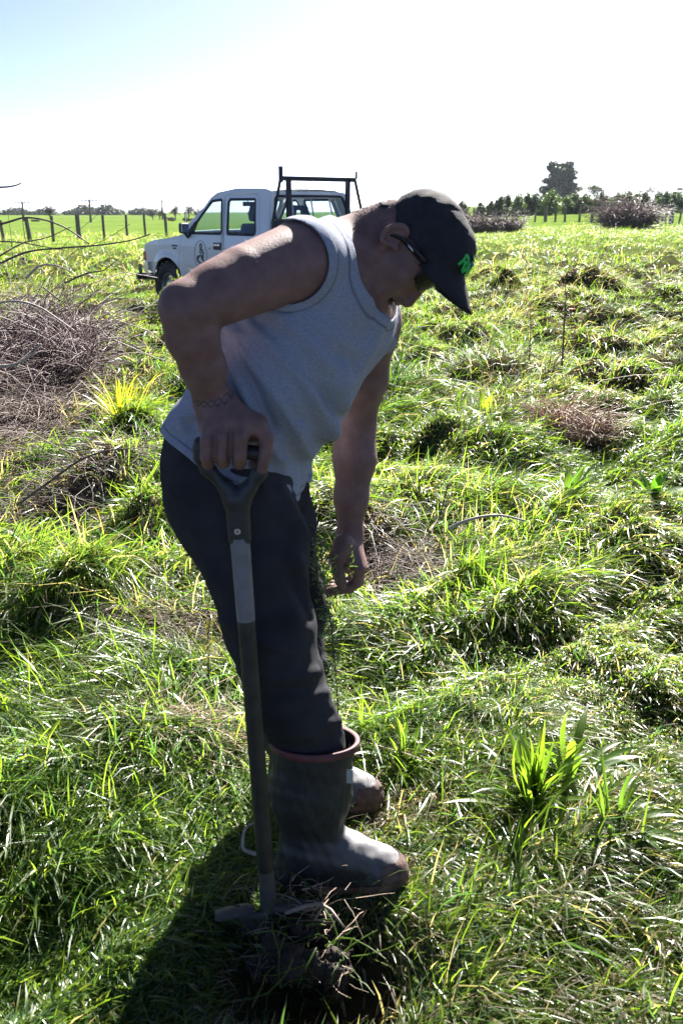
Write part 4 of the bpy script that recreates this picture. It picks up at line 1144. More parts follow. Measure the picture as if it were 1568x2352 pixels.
for sg in (1, -1):
    for nm, df, wf, win in (('front_door', dF, wF, WIN_F), ('rear_door', dR_, wR, WIN_R)):
        d = tsheet(nm, np.minimum(df - .004, -wf), X, Z, q, M_WHITE, truck, sg)
        tsheet('window_seal', np.minimum(wf + .016, .016 - wf), X, Z, q, M_RUB, d, sg, off=.004, thick=.02)
        tsheet('window_pane', wf, X, Z, q, M_GLASS, d, sg, off=-.008, thick=.004)
        hx = -1.36 if nm == 'front_door' else -2.14
        g = Geo(); g.box((hx, sg * (float(y_side(hx, 1.005)) + .004), 1.005), (.19, .016, .10)); hd_ = g.build('door_handle', M_TRIM, d, bevel=.012)
        g = Geo(); g.box((hx + .005, sg * (float(y_side(hx, 1.02)) + .014), 1.022), (.145, .012, .036)); g.build('handle_paddle', M_CHR, d, bevel=.006)
        # crease along the flank
    g = Geo(); g.tube([(x, sg * (float(y_side(x, .71)) - .002), .708) for x in np.linspace(-.47, -2.2, 14)], .006, 6, squash=.5); 
    g.build('flank_crease', M_WHITE, truck)
    # quarter-light divider on the front door
    g = Geo(); g.tube([(x, sg * (float(y_side(x, z)) + .002), z) for x, z in ((-.74, 1.18), (-.80, 1.375))], .011, 6); g.build('quarter_light_bar', M_RUB, truck)
    # corner trim and mirror
    g = Geo(); g.prism([(-.56, 1.168), (-.72, 1.168), (-.735, 1.34)], 0, .02, lambda x, z, t: (x, sg * (float(y_side(x, z)) - .004 + t), z)); g.build('mirror_corner', M_TRIM, truck)
    mr_ = Geo(); mr_.box((-.64, sg * .925, 1.245), (.07, .15, .15)); mo = mr_.build('wing_mirror', M_TRIM, truck, bevel=.03, seg=3)
    g = Geo(); g.box((-.679, sg * .925, 1.247), (.006, .125, .12)); g.build('mirror_glass', M_CHR, mo, bevel=.002)
    g = Geo(); g.tube([(-.66, sg * .82, 1.17), (-.65, sg * .86, 1.115), (-.64, sg * .91, 1.18)], .026, 8); g.build('mirror_arm', M_TRIM, mo, smooth=True)
    # wheel-arch liner
    g = Geo(); rows = []
    for a in np.linspace(R(-25), R(205), 22):
        rows.append([(.437 * math.cos(a), sg * yy, .37 + .437 * math.sin(a)) for yy in (.80, .30)])
    g.grid(rows); g.build('arch_liner', M_TRIM, truck, smooth=True)
# roof, bonnet, screens as crosswise sheets
def cross(name, prof, m, crown=.02, n=25, f=None, par=truck, thick=.012, inset_=.0, st=None):
    """prof: list of (x,z) along the length; runs across the cab between the sides"""
    prof = np.asarray(prof, float); s_ = np.r_[0, np.cumsum(np.hypot(*np.diff(prof, axis=0).T))]
    k = max(3, int(s_[-1] / .02)); ss = np.linspace(0, s_[-1], k); xs = np.interp(ss, s_, prof[:, 0]); zs = np.interp(ss, s_, prof[:, 1])
    us = np.linspace(-1, 1, 61)
    XX = np.repeat(xs, 61).reshape(k, 61); ZZ = np.repeat(zs, 61).reshape(k, 61); UU = np.tile(us, (k, 1)); SS = np.repeat(ss, 61).reshape(k, 61)
    YY = (y_side(XX, ZZ) - inset_) * UU
    nx, nz = np.gradient(zs), -np.gradient(xs); L = np.hypot(nx, nz); sgn = np.sign(nz.mean() + 1e-6) if abs(nz.mean()) > abs(nx.mean()) * .3 else -np.sign(nx.mean())
    V = np.stack([XX + (sgn * nx / L)[:, None] * crown * (1 - UU ** 2), YY, ZZ + (sgn * nz / L)[:, None] * crown * (1 - UU ** 2)], -1).reshape(-1, 3)
    i, j = np.meshgrid(np.arange(k - 1), np.arange(60), indexing='ij')
    q_ = np.stack([i * 61 + j, i * 61 + j + 1, (i + 1) * 61 + j + 1, (i + 1) * 61 + j], -1).reshape(-1, 4)
    fv = np.ones(len(V)) if f is None else f(YY.ravel(), SS.ravel(), s_[-1])
    v, t, _ = clip(V, q_, fv)
    o = link(name, mesh_np(name, v, t), m, par); o.data.set_sharp_from_angle(angle=R(40))
    md = o.modifiers.new('thickness', 'SOLIDIFY'); md.thickness = thick; md.offset = 0
    return o
cross('bonnet', [(.70, .97), (.45, 1.035), (-.05, 1.085), (-.50, 1.150)], M_WHITE, crown=.035)
cross('roof', [(-1.02, 1.665), (-1.16, 1.735), (-1.60, 1.785), (-2.25, 1.775), (-2.40, 1.74)], M_WHITE, crown=.035)
ws = [(-.52, 1.155), (-1.02, 1.665)]
def hole(y, s, L, y0, a, b, r): return rounded(y, s, [(-y0, a), (y0, a), (y0 * .985, b), (-y0 * .985, b)], r)
cross('windscreen_frame', ws, M_WHITE, f=lambda y, s, L: -rounded(y, s, [(-.74, .05), (.74, .05), (.62, L - .05), (-.62, L - .05)], .07), crown=.03)
wso = cross('windscreen', ws, M_GLASS, f=lambda y, s, L: rounded(y, s, [(-.75, .04), (.75, .04), (.63, L - .04), (-.63, L - .04)], .07), crown=.03, thick=.004)
rw = [(-2.40, 1.74), (-2.53, 1.20), (-2.54, .42)]
RWIN = [(-.60, .07), (.60, .07), (.68, .385), (-.68, .385)]
cross('cab_back', rw, M_WHITE, f=lambda y, s, L: -rounded(y, s, RWIN, .06), crown=.02)
cross('rear_window_seal', rw, M_RUB, f=lambda y, s, L: np.minimum(rounded(y, s, RWIN, .06) + .022, .012 - rounded(y, s, RWIN, .06)), crown=.026, thick=.02)
rwo = cross('rear_window', rw, M_GLASS, f=lambda y, s, L: rounded(y, s, RWIN, .06), crown=.02, thick=.004)
g = Geo()
def rpt(y, s): 
    t = s / .555; return (-2.40 - .13 * t - .026 * (1 - (y / .75) ** 2), y, 1.74 - .54 * t)
M_ALF = mat('aluminium window bars', (.42, .45, .50), rough=.4, metal=.6)
for y in (-.36, .0, .36): Geo().tube([rpt(y * .92, .075), rpt(y, .38)], .011, 6).build('window_bar', M_ALF, rwo)
Geo().tube([rpt(y, .082) for y in np.linspace(-.58, .58, 9)], .009, 6).build('window_bar', M_ALF, rwo)
Geo().tube([rpt(y, .375) for y in np.linspace(-.66, .66, 9)], .011, 6).build('window_bar', M_ALF, rwo)
cross('nose', [(.72, .58), (.745, .80), (.70, .97)], M_WHITE, crown=.03, f=lambda y, s, L: -rounded(y, s, [(-.62, .10), (.62, .10), (.62, .33), (-.62, .33)], .03))
g = Geo(); g.box((.70, 0, .80), (.05, 1.24, .24)); gr = g.build('grille', M_TRIM, truck)
for z in (.74, .80, .86): Geo().box((.728, 0, z), (.012, .78, .014)).build('grille_bar', M_CHR, gr)
for sg in (1, -1):
    g = Geo(); g.box((.735, sg * .52, .81), (.05, .22, .17)); g.build('headlight', mat('headlight glass', (.7, .72, .74), rough=.1), truck, bevel=.02)
    g = Geo(); g.box((.712, sg * .760, .80), (.10, .085, .15)); g.build('indicator', mat('amber lens', (.55, .17, .03), rough=.2), truck, bevel=.02)
# floor pan, cab lining, dash, seats, wheel
Geo().box((-1.2, 0, .47), (2.6, 1.56, .05)).build('floor_pan', M_TRIM, truck)
Geo().box((.2, 0, .66), (1.0, .58, .5)).build('engine_bay', M_TRIM, truck)
g = Geo(); g.prism([(-.50, 1.12), (-.80, 1.13), (-.93, 1.05), (-.90, .80), (-.5, .80)], -.74, .74, lambda x, z, y: (x, y, z)); g.build('dashboard', mat('grey dash', (.10, .11, .13), rough=.7), truck)
g = Geo(); a_ = np.linspace(0, 2 * math.pi, 25)
g.tube([(-1.0 + .08 * math.sin(a) , -.36 + .19 * math.cos(a), 1.10 + .165 * math.sin(a)) for a in a_], .014, 8, cap=False); sw = g.build('steering_wheel', M_TRIM, truck, smooth=True)
for y in (.36, -.36):
    g = Geo(); g.box((-1.38, y, .80), (.50, .50, .16)); g.box((-1.62, y, 1.06), (.14, .50, .52), np.array(Matrix.Rotation(R(-12), 3, 'Y')))
    s_ = g.build('front_seat', M_SEAT, truck, bevel=.05, seg=3)
    X_, Z_, q_ = sheet(-.17, .17, -.12, .12, .012)
    f_ = np.minimum(rounded(X_, Z_, [(-.16, -.11), (.16, -.11), (.145, .11), (-.145, .11)], .05), -rounded(X_, Z_, [(-.07, -.035), (.07, -.035), (.07, .045), (-.07, .045)], .012))
    V_ = np.stack([-1.735 + 0 * X_ - .1 * Z_, y + X_, 1.455 + Z_], -1); v, t, _ = clip(V_, q_, f_)
    hr = link('headrest', mesh_np('headrest', v, t), M_SEAT, s_); md = hr.modifiers.new('t', 'SOLIDIFY'); md.thickness = .08; md.offset = 0
g = Geo(); g.box((-2.10, 0, .80), (.44, 1.34, .16)); g.box((-2.33, 0, 1.02), (.12, 1.34, .40), np.array(Matrix.Rotation(R(-10), 3, 'Y'))); g.build('rear_seat', M_SEAT, truck, bevel=.04)
g = Geo(); g.box((-1.02, 0, 1.585), (.025, .24, .065)); mr0 = g.build('interior_mirror', M_TRIM, truck, bevel=.012)
tag(mr0)
g = Geo(); g.tube([(-.99, 0, 1.615), (-.97, 0, 1.67)], .008, 6); g.build('mirror_stalk', M_TRIM, mr0)
g = Geo(); g.tube([(-1.035, 0.0, 1.555), (-1.037, .0, 1.50)], .002, 4)
mp = [(0, .06), (.015, .035), (.035, .045), (.03, .02), (.055, .012), (.035, -.012), (.04, -.03), (.012, -.025), (.004, -.055), (-.004, -.055), (-.012, -.025), (-.04, -.03), (-.035, -.012), (-.055, .012), (-.03, .02), (-.035, .045), (-.015, .035)]
g.prism(mp, -.002, .002, lambda u, v, t: (-1.037 + t, u, 1.445 + v))
fr_ = g.build('air_freshener', mat('dark blue card', (.02, .03, .07), rough=.7), None)
fr_.matrix_world = Matrix.Translation(truck.location) @ Matrix.Rotation(truck.rotation_euler.z, 4, 'Z') @ Matrix.Scale(.965, 4)
tag(fr_, 'dark leaf-shaped air freshener hanging from the mirror inside the truck', 'air freshener')
# wheels
def make_wheel(x, sg, front):
    g = Geo(); prof = [(.105, .205), (.125, .235), (.130, .30), (.118, .345), (.09, .362), (.0, .368), (-.09, .362), (-.118, .345), (-.130, .30), (-.12, .235), (-.10, .205)]
    g.grid([[(r * math.cos(a), s_, r * math.sin(a)) for s_, r in prof] for a in np.linspace(0, 2 * math.pi, 49)])
    for k in range(30):
        a = 2 * math.pi * k / 30
        for s_, da in ((.082, 0), (0.0, .1), (-.082, 0)):
            M_ = np.array(Matrix.Rotation(-(a + da), 3, 'Y')); c = M_ @ np.array((.372, 0, 0)); g.box((c[0], s_ , c[2]), (.022, .066, .040), M_)
    w_ = empty('wheel'); w_.parent = truck; w_.location = (x, sg * .715, .37)
    g.build('tyre', M_TYRE, w_, auto=40)
    g = Geo(); pr = [(.10, .212), (.112, .205), (.10, .19), (.055, .17), (.05, .12), (.085, .10), (.085, .06), (.10, .055), (.10, .0)]
    g.grid([[(r * math.cos(a), sg * s_, r * math.sin(a)) for s_, r in pr] for a in np.linspace(0, 2 * math.pi, 37)])
    for k in range(6):
        a = k * math.pi / 3; g.tube([(.145 * math.cos(a), sg * .052, .145 * math.sin(a)), (.145 * math.cos(a), sg * .058, .145 * math.sin(a))], .026, 10)
    g.build('rim', M_RIM, w_, auto=40)
    return w_
for x in (0, -2.85):
    for sg in (1, -1): make_wheel(x, sg, x == 0)
# bumper with wrap-round end, black bar on brackets below it
g = Geo(); rows = []
for y in np.linspace(-.85, .85, 29):
    bx_ = .90 - .36 * max(0, (abs(y) - .68) / .17) ** 2
    rows.append([(bx_ - .10, y, .55), (bx_, y, .55), (bx_ + .02, y, .63), (bx_, y, .715), (bx_ - .10, y, .72)])
g.grid(rows); g.build('front_bumper', M_WHITE, truck, auto=50)
g = Geo(); g.box((1.06, 0, .47), (.07, 1.50, .10)); g.box((1.06, .68, .58), (.045, .04, .16)); g.box((1.06, -.68, .58), (.045, .04, .16))
for sg in (1, -1): g.box((.65, sg * .62, .46), (.8, .06, .08))
g.build('front_bar', M_STEELK, truck)
# step under the doors
g = Geo(); g.tube([(x, .80, .425) for x in (-.45, -2.1)], .03, 10); g.build('side_step', mat('bare alloy step', (.5, .52, .55), rough=.35, metal=.7), truck, smooth=True)
# tray and headboard with rack
g = Geo(); g.box((-3.42, 0, .93), (1.62, 1.70, .10)); g.box((-3.42, 0, .60), (1.6, .8, .10)); g.box((-3.42, .82, 1.07), (1.62, .04, .20)); g.box((-3.42, -.82, 1.07), (1.62, .04, .20)); g.box((-4.22, 0, 1.07), (.04, 1.68, .20))
tr_ = g.build('tray', M_STEELK, truck, bevel=.006)
g = Geo(); g.box((-2.64, 0, 1.14), (.05, 1.66, .46)); hb = g.build('headboard', M_STEELK, truck, bevel=.004)
g = Geo(); zt = 1.905
g.box((-2.62, 0, zt), (.05, 1.34, .058))
for sg in (1, -1):
    g.box((-2.62, sg * .53, 1.585), (.05, .058, .68))
    g.tube([(-2.62, sg * .66, zt + .02), (-2.64, sg * .82, 1.35)], .022, 6)
g.box((-2.64, .675, 1.955), (.03, .05, .20)); g.box((-2.64, -.675, 1.97), (.022, .022, .10))
g.tube([(-2.64, .67, 2.045), (-2.64, .82, 2.05)], .005, 5)
rack = g.build('rack', M_STEELK, truck)
g = Geo(); rr = random.Random(4)
for k in range(60):
    y0 = -.14 - rr.random() * .42; x0 = -2.75 - .2 * rr.random(); a = rr.uniform(-.6, .6)
    g.tube([(x0, y0, 1.17), (x0 + .06 * a, y0 - .05 + .1 * a, 1.22 + .07 * rr.random()), (x0 + .1 * a, y0 - .12 + .3 * a, 1.19 + .03 * rr.random())], .004, 4, cap=False)
hay = g.build('cut_grass', leaf_mat('cut grass stems', attr=False, col=(.18, .19, .05), trans=.3), None, recalc=False)
hay.matrix_world = Matrix.Translation(truck.location) @ Matrix.Rotation(truck.rotation_euler.z, 4, 'Z') @ Matrix.Scale(.965, 4)
tag(hay, 'bundle of cut yellow-green grass stems lying behind the truck headboard', 'cut grass')
# aerial
g = Geo(); g.tube([(-.36, .74, 1.10), (-.42, .74, 1.30), (-.44, .74, 2.02)], [.006, .0045, .0035], 6); an = g.build('aerial', M_CHR, truck, smooth=True)
g = Geo(); g.tube([(-.35, .74, 1.08), (-.365, .74, 1.12)], [.026, .012], 8); g.build('aerial_base', M_TRIM, an)
# door emblem: an oval ring with a long-necked bird of looped ribbons, and the lettering below it
M_INK = mat('dark decal', (.012, .014, .018), rough=.5)
def decal(name, polys, cx, cz, s, par=truck, off=.0035):
    g = Geo()
    for pl in polys:
        g.add([(cx - u * s, float(y_side(cx - u * s, cz + v * s)) + off, cz + v * s) for u, v in pl], [tuple(range(len(pl)))])
    return g
def ribbon(pts, w):
    pts = np.asarray(pts, float); 
    # Catmull-Rom
    Pp = np.vstack([2 * pts[0] - pts[1], pts, 2 * pts[-1] - pts[-2]]); out = []
    ww = []
    w = np.broadcast_to(np.asarray(w, float), (len(pts),))
    for i in range(len(pts) - 1):
        for t in np.linspace(0, 1, 7)[:-1]:
            a, b, c, d = Pp[i:i + 4]; out.append(.5 * (2 * b + (c - a) * t + (2 * a - 5 * b + 4 * c - d) * t * t + (3 * b - a - 3 * c + d) * t ** 3)); ww.append(w[i] + (w[i + 1] - w[i]) * t)
    out.append(pts[-1]); ww.append(w[-1]); out = np.array(out); tg = np.gradient(out, axis=0); tg /= np.linalg.norm(tg, axis=1)[:, None]
    nr = np.stack([-tg[:, 1], tg[:, 0]], -1) * np.array(ww)[:, None]
    L_, R_ = out + nr, out - nr
    return [[tuple(L_[i]), tuple(L_[i + 1]), tuple(R_[i + 1]), tuple(R_[i])] for i in range(len(out) - 1)]
# emblem frame: u to the rear (-1..1 across), v up; height 2
ov = [(.50 * math.cos(a), .98 * math.sin(a)) for a in np.linspace(0, 2 * math.pi, 49)]
polys = ribbon(ov, .014)
polys += ribbon([(.06, .50), (.10, .66), (.06, .78), (-.02, .76), (-.05, .62), (-.05, .42)], [.045, .05, .04, .03, .03, .02])
polys += ribbon([(.02, .12), (-.03, .22), (-.02, .36), (.06, .44), (.14, .34), (.19, .12), (.18, -.14)], [.05, .05, .035, .05, .055, .055, .03])
polys += ribbon([(-.02, .02), (-.20, -.08), (-.30, -.26), (-.20, -.42), (.0, -.48), (.30, -.46)], [.03, .09, .07, .05, .06, .02])
polys += ribbon([(.03, .05), (.10, -.16), (.20, -.34), (.34, -.50)], [.05, .07, .06, .02])
polys += [[(-.16, -.46), (.30, -.50), (.46, -.62), (.36, -.84), (.18, -.955), (.02, -.965), (-.18, -.84), (-.12, -.66)]]
polys += ribbon([(.20, .18), (.31, .185)], [.010, .003])
polys = [[(u * 1.5, v) for u, v in pl] for pl in polys]
dec = decal('emblem', polys, -.93, .86, .215)
eo = dec.build('emblem', M_INK, truck, recalc=False)
fc = bpy.data.curves.new('lettering', 'FONT'); fc.body = "P\u016aNIU RIV"; fc.size = .075; fc.resolution_u = 2; fc.space_character = 1.05
fc.extrude = .0008
_t = bpy.data.objects.new('tmp', fc); COL.objects.link(_t)
bpy.context.view_layer.update()
lme = bpy.data.meshes.new_from_object(_t.evaluated_get(bpy.context.evaluated_depsgraph_get())); bpy.data.objects.remove(_t); bpy.data.curves.remove(fc)
lme.name = 'lettering'; lme.materials.clear()
fo = link('lettering', lme, M_INK, truck)
fo.location = (-.70, float(y_side(-.9, .55)) + .010, .585); fo.rotation_euler = (R(84), 0, R(180))
fo['kind'] = 'stuff'
# small badge on the wing
g = Geo(); 
for z, wd_ in ((.985, .15), (.945, .09)):
    g.box((-.235 - (.15 - wd_) / 2 * 0, float(y_side(-.235, z)) + .003, z), (wd_, .006, .026))
g.build('wing_badge', mat('blue grey badge', (.06, .10, .17), rough=.4), truck)
# ------------------------------------------------------------------ FENCES
M_POST = mat('weathered fence post', (.085, .075, .065), rough=.9, col2=(.17, .155, .14), vscale=18, bump=.4, bscale=50)
M_WIRE = mat('fence wire', (.06, .06, .06), rough=.8, spec=.1)
def on_ground(px, Y): 
    """point on the sight column px at distance Y, on the ground"""
    x = P(px, 480, Y)[0]
    return np.array((x, Y, float(ground_z(x, Y))))
def base_at(px, py):
    """walk out along the sight line of a photo spot until it meets the ground"""
    lo, hi = 2.0, 400.0
    f = lambda Y: (lambda p: p[2] - float(land(p[0], p[1])))(P(px, py, Y))
    ys = np.geomspace(lo, hi, 300); v = [f(y) for y in ys]
    for a, b, va, vb in zip(ys[:-1], ys[1:], v[:-1], v[1:]):
        if va > 0 >= vb: return P(px, py, a + (b - a) * va / (va - vb))
    return P(px, py, hi)
rf = random.Random(3)
def make_fence(label, posts, wires=5, group=None):
    """posts: (px, top py, Y, thickness, lean)"""
    b0 = on_ground(posts[0][0], posts[0][2])
    f = empty('fence', b0); tag(f, label, 'fence', group)
    o = b0; tops = []
    for px, py, Y, th, lean in posts:
        b = on_ground(px, Y); h = P(px, py, Y)[2] - b[2]
        top = b + np.array((lean, 0, h)); g = Geo()
        n = 8; ks = [0, .15, .5, .85, 1]
        g.tube([b - np.array((0, 0, .3)) - o] + [b + (top - b) * k + np.array((rf.uniform(-.01, .01), 0, 0)) - o for k in ks[1:]], [th * .5 * rf.uniform(.92, 1.08) for k in ks], n)
        p = g.build('post', M_POST, f, smooth=False, auto=50); tops.append((b, top))
    order = sorted(range(len(tops)), key=lambda i: tops[i][0][0])
    for k in range(wires):
        t = .22 + .7 * k / max(1, wires - 1); g = Geo()
        pts = []
        for i in order:
            b, tp = tops[i]; pts.append(b + (tp - b) * t - o)
        full_ = []
        for a, c in zip(pts[:-1], pts[1:]):
            for q in (0, .25, .5, .75): m_ = a + (c - a) * q; m_ = m_ - np.array((0, 0, .05 * math.sin(math.pi * q))); full_.append(m_)
        full_.append(pts[-1]); g.tube(full_, .004, 4, cap=False); g.build('wire', M_WIRE, f)
    return f, tops
def line_Y(px, p0, p1):
    """distance at column px on a straight ground line through two (px, Y) spots"""
    a, b = P(p0[0], 480, p0[1]), P(p1[0], 480, p1[1]); r = (px - 784) / FPX
    # x = r*Y*k ; k from camera
    k = P(784 + 1000, 480, 1.0)[0] / (1000 / FPX); d = b - a
    t = (r * k * a[1] - a[0]) / (d[0] - r * k * d[1]); return float(a[1] + t * d[1])
LF = ((-10, 46), (440, 66))
fl_, _ = make_fence('old post-and-wire fence along the green field left of the truck', [(px, py, line_Y(px, *LF), th, ln) for px, py, th, ln in (
    (-14, 498, .20, .0), (3, 506, .16, -.10), (64, 499, .22, -.12), (118, 496, .16, -.03), (178, 493, .24, -.03), (236, 494, .14, -.03), (289, 493, .14, -.02), (331, 491, .14, -.02), (380, 490, .18, -.05), (427, 486, .16, -.04))])
RF = ((1110, 88), (1568, 74))
rp = [(1088, 478, .16, 0), (1138, 478, .16, 0), (1164, 476, .20, 0), (1187, 473, .24, 0), (1204, 478, .14, .06), (1229, 476, .14, .08), (1253, 473, .28, 0), (1276, 468, .18, 0), (1298, 476, .18, 0), (1331, 468, .18, .03), (1360, 475, .26, .03), (1381, 462, .34, 0), (1403, 473, .18, .0), (1513, 475, .16, .0), (1529, 475, .14, .04), (1543, 466, .34, 0), (1561, 478, .14, .12), (1600, 470, .2, 0)]
fr2, tp_ = make_fence('old post-and-wire fence on the far right of the paddock', [(px, py, line_Y(px, *RF), th, ln) for px, py, th, ln in rp])
o_ = np.array(fr2.location); g = Geo(); b, t_ = tp_[15]; g.tube([t_ * .75 + b * .25 - o_, tp_[13][0] + np.array((.25, 0, .15)) - o_], .09, 8); g.build('strut', M_POST, fr2)
b, t_ = tp_[11]; b2, t2 = tp_[12]; g = Geo(); g.tube([t_ * .95 + b * .05 - o_, t2 * 1.0 + np.array((3.3, 0, .15)) - o_], .07, 8); g.build('rail', M_POST, fr2)
MF = ((820, 60), (900, 62))
make_fence('short run of post-and-wire fence between the truck and the man\'s neck', [(px, py, line_Y(px, *MF), th, 0) for px, py, th in ((835, 476, .16), (862, 474, .16), (889, 475, .14))], 3)

# ------------------------------------------------------------------ POWER POLES
M_POLE = mat('grey power pole', (.12, .115, .11), rough=.8)
def power_pole(px, ytop, Y, label, armw=2.2):
    b = on_ground(px, Y); h = P(px, ytop, Y)[2] - b[2]
    e = empty('power_pole', b); tag(e, label, 'power pole', 'power poles on the far left')
    g = Geo(); g.tube([(0, 0, -.5), (0, 0, h * .5), (0, 0, h)], [.17, .15, .12], 8); g.build('pole', M_POLE, e, smooth=True)
    for k, zz in enumerate((h - .25,)):
        g = Geo(); g.box((0, -.12, zz), (armw, .12, .14)); ca = g.build('crossarm', M_POLE, e)
        for q in (-.45, -.2, .2, .45):
            g = Geo(); g.tube([(q * armw, -.12, zz + .07), (q * armw, -.12, zz + .25)], .05, 6); g.build('insulator', M_POLE, ca)
power_pole(53, 462, 150, 'power pole at the far left edge, behind the bare thorn stems')
power_pole(207, 457, 140, 'tallest power pole standing alone between two fence posts')
power_pole(373, 459, 190, 'thin power pole among the bare trees left of the truck')

# ------------------------------------------------------------------ TREES
def foliage(name, centres, radii, n, size, mat_, parent, rng, cols, up=.25, elong=1.6, pos=None, hang=0.0):
    """leaf clumps: small bent quads spread through ellipsoidal masses"""
    centres = np.asarray(centres, float); radii = np.asarray(radii, float)
    vol = radii.prod(1) ** (2 / 3); k = rng.choice(len(centres), n, p=vol / vol.sum())
    d = rng.normal(size=(n, 3)); d /= np.linalg.norm(d, axis=1)[:, None]
    r = rng.uniform(.25, 1, n) ** .45
    p = centres[k] + d * radii[k] * r[:, None] * (1 + .16 * wob(d * 3 + centres[k], 2.2, 3))[:, None]
    nrm = d + rng.normal(0, .7, (n, 3)) + np.array((0, 0, up)); nrm /= np.linalg.norm(nrm, axis=1)[:, None]
    t = np.cross(nrm, rng.normal(size=(n, 3))); t /= np.linalg.norm(t, axis=1)[:, None]; t[:, 2] -= hang; t /= np.linalg.norm(t, axis=1)[:, None]
    b = np.cross(nrm, t); s = size * rng.uniform(.6, 1.4, n)[:, None]
    V = np.stack([p - t * s * elong, p + b * s * .5, p + t * s * elong + nrm * s * .2, p - b * s * .5], 1).reshape(-1, 3)
    F = np.arange(4 * n).reshape(-1, 4)
    me = mesh_np(name, V, F, False); cols = np.asarray(cols); w_ = rng.uniform(0, 1, n)[:, None]
    c = cols[0] * (1 - w_) + cols[1] * w_; set_col(me, np.repeat(c, 4, 0))
    return link(name, me, mat_, parent)
M_FOL = leaf_mat('tree leaves', trans=.35, rough=.45, spec=.4, tint=(1.2, 1.25, .6))
M_BARK = mat('dark bark', (.06, .05, .042), rough=.95)
rt = np.random.default_rng(31)
# the big dark conifer
b = on_ground(1281, 300); S = 300 / FPX
b[2] = P(1281, 476, 300)[2] - 2
tree = empty('conifer', b); tag(tree, 'big dark rounded conifer towering over the far shelter belt', 'tree')
g = Geo(); g.tube([(0, 0, 0), (.2, 0, 8), (-.3, 0, 13)], [.8, .5, .15], 8)
for q in range(26):
    a = rt.uniform(0, 6.28); z0 = rt.uniform(3, 12); L = rt.uniform(2, 5) * (1 - abs(z0 - 6) / 14); g.tube([(0, 0, z0), (math.cos(a) * L * .6, math.sin(a) * L * .6, z0 + .9), (math.cos(a) * L, math.sin(a) * L, z0 + 1.8)], [.18, .10, .03], 5)
g.build('trunk', M_BARK, tree)
cs, rs = [], []
for z0, w0 in ((1.8, 5.2), (3.4, 5.4), (5.0, 5.5), (6.6, 5.4), (8.2, 5.0), (9.8, 4.6), (11.3, 4.0), (12.6, 3.0)):
    for q in range(11):
        a = 6.283 * q / 9 + rt.uniform(-.3, .3); rr_ = w0 * rt.uniform(.3, .82); cs.append((math.cos(a) * rr_, math.sin(a) * rr_, z0 + rt.uniform(-.7, .7))); rs.append((1.7 * rt.uniform(.7, 1.2), 1.7, 1.0 * rt.uniform(.7, 1.2)))
cs += [(-2.0, 0, 13.7), (1.9, 0, 13.5), (.3, .3, 13.0), (2.9, 0, 12.0)]; rs += [(1.5, 1.5, 1.1), (1.6, 1.5, 1.1), (1.4, 1.4, 1.0), (1.1, 1.2, .9)]
foliage('crown', [(x * 1.12, y * 1.12, z) for x, y, z in cs], rs, 18000, .32, M_FOL, tree, rt, [(.018, .035, .018), (.04, .065, .028)])
# shelter belt: one bushy young tree after another
HEDGE = [(1148, 452, 24), (1166, 446, 26), (1190, 447, 30), (1207, 443, 24), (1230, 441, 34), (1262, 437, 40), (1278, 447, 26), (1248, 458, 26), (1300, 452, 26), (1318, 443, 28), (1331, 459, 20), (1345, 446, 26), (1366, 455, 22), (1381, 441, 22), (1394, 452, 24), (1416, 444, 36), (1440, 441, 30), (1462, 445, 30), (1477, 443, 26), (1510, 445, 30), (1503, 457, 24), (1526, 440, 30), (1550, 444, 34), (1572, 443, 34), (1103, 466, 20), (1064, 463, 26), (1126, 463, 16), (1044, 466, 14)]
HL_ = ['first tall shelter tree of the belt, left of the big conifer', 'second tall shelter tree from the left end of the belt', 'bushy shelter tree, third from the left end of the belt', 'pointed shelter tree, fourth from the left end of the belt',
       'broad shelter tree just left below the big conifer', 'tallest shelter tree, directly under the left half of the big conifer', 'short shelter tree under the middle of the big conifer', 'low shelter tree in front of the broad one left below the conifer',
       'shelter tree under the right edge of the big conifer', 'pointed shelter tree touching the right side of the big conifer', 'very low shelter tree behind the thick strainer post', 'shelter tree under the umbrella-shaped tree, left one', 'shelter tree under the umbrella-shaped tree, right one',
       'slim tall shelter tree above the strainer post with the rail', 'short shelter tree left of the thorn bush', 'broad dark shelter tree above the left shoulder of the thorn bush', 'shelter tree directly above the middle of the thorn bush', 'shelter tree above the right shoulder of the thorn bush',
       'slim shelter tree just right of the thorn bush', 'shelter tree under the dome-shaped grove, left one', 'low shelter tree in front of the strut of the right strainer post', 'shelter tree above the right strainer post', 'broad dark shelter tree cut by the right edge', 'last shelter tree, mostly beyond the right edge',
       'lone low tree between the two purple thickets at the cap', 'lone low tree nearest the cap crown', 'lowest tree where the shelter belt begins', 'tiny tree half hidden by the cap crown']
